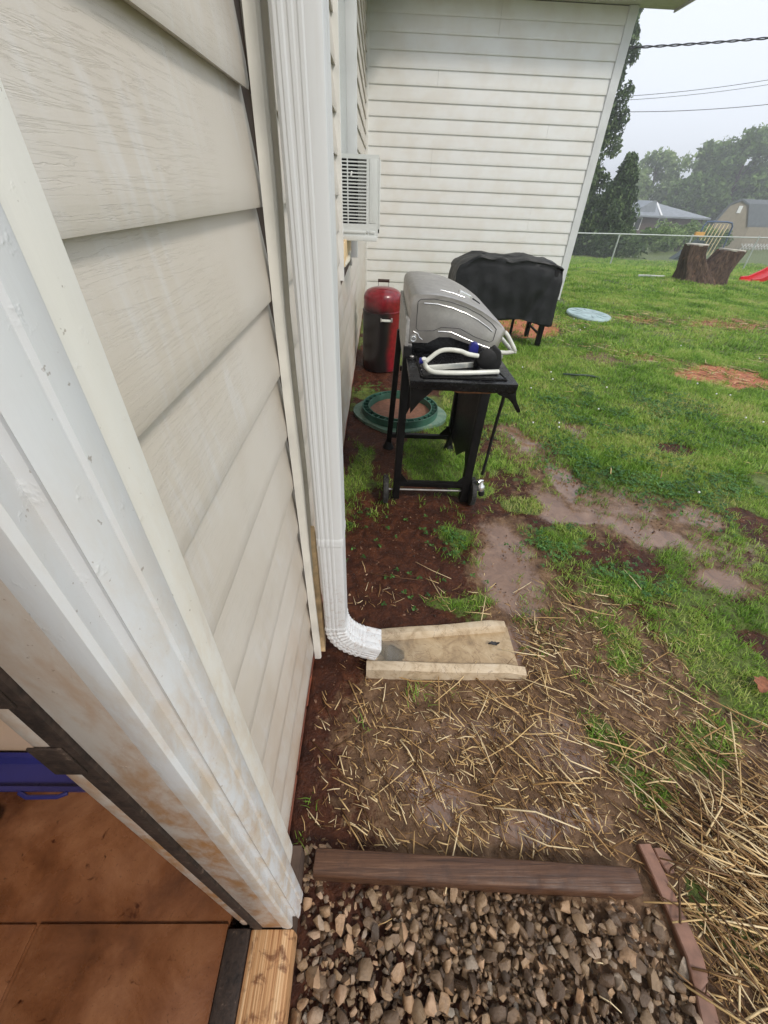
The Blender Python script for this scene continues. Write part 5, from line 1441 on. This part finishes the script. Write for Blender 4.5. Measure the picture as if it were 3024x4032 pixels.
def tree(x, y, top_z_, width, label, mat, nblob=60, n_per=130, leaf_s=0.3, trunk_r=0.25, crown_from=0.25, group=None, name='broadleaf_tree', seed=0):
    rs = np.random.default_rng(seed + 100)
    g0 = gz(x, y); H = top_z_ - g0
    root = empty(name, (x, y, g0)); tag(root, label, 'tree', group)
    m = MB()
    m.tube([(x, y, g0 - 0.2), (x + 0.1, y, g0 + H * 0.3), (x - 0.1, y, g0 + H * 0.6), (x, y, g0 + H * 0.85)], [trunk_r, trunk_r * 0.75, trunk_r * 0.45, trunk_r * 0.15], 9)
    cents = []; rads = []
    for i in range(nblob):
        u = rs.random(); t = crown_from + (1 - crown_from) * u
        prof = math.sin(math.pi * min(1, (0.10 + 0.86 * u)) ** 0.8) ** 0.6
        ang = rs.random() * 6.283; q = math.sqrt(rs.random())
        r_ = width / 2 * prof * q
        c = (x + r_ * math.cos(ang), y + r_ * math.sin(ang), g0 + H * (t * 0.95))
        cents.append(c); rads.append(width * rs.uniform(0.075, 0.15))
        if i % 5 == 0: m.tube([(x, y, g0 + H * max(0.15, t - 0.25)), c], [trunk_r * 0.3, trunk_r * 0.06], 5)
    m.build('trunk', MAT['trunk_grey'], root, smooth=60)
    v, q = leaf_cloud(cents, rads, n_per, leaf_s, 0.85)
    o = link_mesh('crown', raw_mesh('crown', v, [q], mat), root)
    return root
far = 'hazy trees along the back of the yards'
tl = [(43.5, 92, 5.6, 8.5, 'tree_leaf_pale', 'small pale hazy tree just above the left end of the grey roof'),
      (49.5, 95, 8.2, 11, 'tree_leaf_pale', 'pale loose crowned hazy tree above the grey hipped roof'),
      (54.5, 90, 9.4, 11, 'tree_leaf_pale', 'middle sized hazy tree where the pale and dark crowns meet'),
      (58.5, 86, 10.8, 12.5, 'tree_leaf', 'dark rounded hazy tree behind the peak of the tan shed'),
      (66.5, 88, 11.6, 14, 'tree_leaf', 'tallest dark hazy tree rising behind the shed roof'),
      (74.0, 90, 11.0, 14, 'tree_leaf', 'dark hazy tree cut off by the edge of the photo above the shed'),
      (52.0, 84, 4.5, 11, 'tree_leaf', 'low dark hazy tree directly behind the hipped roof ridge'),
      (61.5, 80, 5.5, 10, 'tree_leaf', 'low dark hazy tree between the grey house and the shed')]
for i, (x, y, tz, w, mt, lb) in enumerate(tl):
    tree(x, y, tz, w, lb, MAT[mt], 80 if mt == 'tree_leaf' else 62, 110 if mt == 'tree_leaf' else 70, 0.36, 0.35, 0.12, far, seed=i)
# tall evergreen by the wing corner
def cedar(x, y, top_z_, width, label, seed, n=70, leaf_s=0.13, n_per=150, low=0.02, taper=0.7):
    rs = np.random.default_rng(seed); g0 = gz(x, y); H = top_z_ - g0
    root = empty('evergreen_tree', (x, y, g0)); tag(root, label, 'tree')
    m = MB(); m.tube([(x, y, g0 - 0.2), (x, y, g0 + H * 0.5), (x, y, g0 + H * 0.97)], [0.3, 0.18, 0.03], 9)
    cents = []; rads = []
    for i in range(n):
        u = low + (1 - low) * (i + 0.5) / n
        half = width / 2 * (1 - u) ** taper * (0.5 + 0.9 * rs.random()) + 0.12
        ang = rs.random() * 6.283; r_ = half * rs.uniform(0.45, 1.0)
        c = (x + r_ * math.cos(ang), y + r_ * math.sin(ang), g0 + H * u)
        cents.append(c); rads.append(0.26 + 0.42 * (1 - u) * rs.uniform(0.6, 1.2))
        if i % 4 == 0: m.tube([(x, y, g0 + H * max(0.02, u - 0.04)), c], [0.05, 0.015], 5)
    m.build('trunk', MAT['trunk_grey'], root, smooth=60)
    v, q = leaf_cloud(cents, rads, n_per, leaf_s, 1.25, 0.6)
    link_mesh('crown', raw_mesh('crown', v, [q], MAT['cedar_leaf']), root)
cedar(12.0, 31.5, 10.2, 2.5, 'tall ragged dark evergreen rising behind the white wing corner', 5, 170, 0.12, 170, 0.02, 0.25)
cedar(13.9, 30.0, 3.3, 3.3, 'short bushy evergreen beside the tall one', 9, 110, 0.11, 130, 0.02, 0.9)
# hedge and shrubs along the field edge
def shrub(x, y, h, w, label, mat, seed, group='shrubs along the far field edge'):
    rs = np.random.default_rng(seed); g0 = gz(x, y)
    root = empty('shrub', (x, y, g0)); tag(root, label, 'shrub', group)
    cents = [(x + rs.normal() * w * 0.28, y + rs.normal() * w * 0.2, g0 + h * rs.uniform(0.15, 0.85)) for _ in range(16)]
    m = MB()
    for c in cents[:6]: m.tube([(x, y, g0 - 0.1), c], [0.05, 0.015], 5)
    m.build('stem', MAT['trunk_grey'], root)
    v, q = leaf_cloud(cents, np.full(16, h * 0.34), 160, 0.13, 0.9)
    link_mesh('crown', raw_mesh('crown', v, [q], mat), root)
shr = [(14.5, 34, 2.1, 3.4, 'cedar_leaf', 'dark shrub against the white wing corner behind the fence'),
       (17.0, 35, 1.7, 3.2, 'tree_leaf', 'mid green shrub under the short evergreen behind the fence'),
       (19.8, 37, 1.5, 3.4, 'tree_leaf', 'shrub behind the first fence post'),
       (23.0, 40, 1.5, 3.8, 'tree_leaf_pale', 'pale shrub below the windows of the brick house'),
       (26.6, 43, 2.1, 3.6, 'tree_leaf_pale', 'yellowish green shrub before the middle of the brick house'),
       (29.5, 45, 1.7, 3.4, 'tree_leaf', 'green shrub to the left of the swing frame'),
       (33.0, 49, 1.7, 3.2, 'tree_leaf', 'green shrub between swing frame and shed')]
for i, (x, y, h, w, mt, lb) in enumerate(shr): shrub(x, y, h, w, lb, MAT[mt], 40 + i)

# ------------------------------------------------------------------ overhead wires
def wire(x0, z0, x1, z1, y, r_, label, twist=0.0):
    pts = []
    ax, bx = -5, x1 + (x1 - x0) * 2.2
    for t in np.linspace(0, 1, 60):
        x = ax + (bx - ax) * t
        z = z0 + (z1 - z0) * (x - x0) / (x1 - x0) + (0.004 * (x - x0) * (x - x1))
        pts.append((x, y, z))
    m = MB()
    if twist:
        fine = np.linspace(0, 1, 420)
        for ph in (0, math.pi):
            q = []
            for t in fine:
                x = ax + (bx - ax) * t; z = z0 + (z1 - z0) * (x - x0) / (x1 - x0) + 0.004 * (x - x0) * (x - x1)
                q.append((x, y + twist * math.cos(x * 9 + ph), z + twist * math.sin(x * 9 + ph)))
            m.tube(q, r_, 5)
    else: m.tube(pts, r_, 6)
    tag(m.build('overhead_wire', MAT['wire_black'], None, smooth=60, origin=(x0, y, z0)), label, 'wire', 'overhead wires')
wire(6.07, 1.5 + 0.195 * 15, 9.40, 1.5 + 0.2136 * 15, 15, 0.013, 'thick twisted service cable, highest of the overhead wires', 0.016)
wire(16.5, 1.5 + 0.1385 * 40, 26.26, 1.5 + 0.1672 * 40, 40, 0.016, 'upper thin wire of the close pair below the thick cable')
wire(16.5, 1.5 + 0.1345 * 40, 26.4, 1.5 + 0.1622 * 40, 40.3, 0.014, 'lower thin wire of the close pair below the thick cable')
wire(16.3, 1.5 + 0.1216 * 40, 27.0, 1.5 + 0.1394 * 40, 40.8, 0.020, 'dark single wire, lowest of the clear overhead wires')

# ------------------------------------------------------------------ things inside the room
bt = empty('blue_tub', (-0.95, 0.6, 0.12))
tag(bt, 'blue plastic tub on the brown floor inside the doorway', 'tub')
def rrect(cx, cy, a, b, r_, z, n=6):
    out = []
    for (sx_, sy_, a0) in ((1, 1, 0), (-1, 1, 90), (-1, -1, 180), (1, -1, 270)):
        for i in range(n + 1):
            t = R(a0 + 90 * i / n); out.append((cx + sx_ * (a - r_) + r_ * math.cos(t), cy + sy_ * (b - r_) + r_ * math.sin(t), z))
    return out
m = MB()
tx, ty = -0.93, 0.452
m.loft([rrect(tx, ty, 0.33, 0.030, 0.02, 0.122), rrect(tx, ty, 0.345, 0.035, 0.02, 0.14), rrect(tx, ty, 0.35, 0.038, 0.02, 0.165), rrect(tx, ty, 0.365, 0.048, 0.025, 0.167), rrect(tx, ty, 0.365, 0.048, 0.025, 0.176),
        rrect(tx, ty, 0.35, 0.036, 0.02, 0.173), rrect(tx, ty, 0.33, 0.028, 0.02, 0.15)])
m.build('basin', MAT['blue_plastic'], bt, smooth=40)
MB().tube([(-0.82, 0.402, 0.169), (-0.84, 0.392, 0.172), (-0.92, 0.390, 0.173), (-0.95, 0.402, 0.169)], 0.006, 8).build('handle', MAT['blue_plastic'], bt, smooth=60)
m = MB(); rings = []
for i, (w_, z_) in enumerate(((0.10, 0.121), (0.13, 0.15), (0.12, 0.19), (0.08, 0.225), (0.03, 0.235))):
    rings.append([(-1.16 + w_ * 1.2 * math.cos(a) * (1 + 0.25 * math.sin(3 * a + i)), 0.33 + w_ * 0.7 * math.sin(a) * (1 + 0.2 * math.cos(4 * a + i)), z_) for a in np.linspace(0, 6.283, 20, endpoint=False)])
m.loft(rings)
tag(m.build('crumpled_cloth', MAT['green_cloth'], None, smooth=60, origin=(-1.16, 0.33, 0.12)), 'crumpled green cloth beside the blue tub indoors', 'cloth')

# ------------------------------------------------------------------ drizzle haze
hz = bpy.data.materials.new('haze'); hz.use_nodes = True
ht = hz.node_tree; ht.nodes.clear()
ho = ht.nodes.new('ShaderNodeOutputMaterial'); hv = ht.nodes.new('ShaderNodeVolumePrincipled')
hv.inputs['Color'].default_value = (0.93, 0.95, 0.97, 1); hv.inputs['Density'].default_value = 0.0033; hv.inputs['Anisotropy'].default_value = 0.2
ht.links.new(hv.outputs[0], ho.inputs['Volume'])
hz.cycles.homogeneous_volume = True
hb = MB().box(-330, 330, -330, 330, -4.5, 14.0).build('haze', hz, None)
tag(hb, 'thin pale rain haze over the yards', None, None, 'stuff')
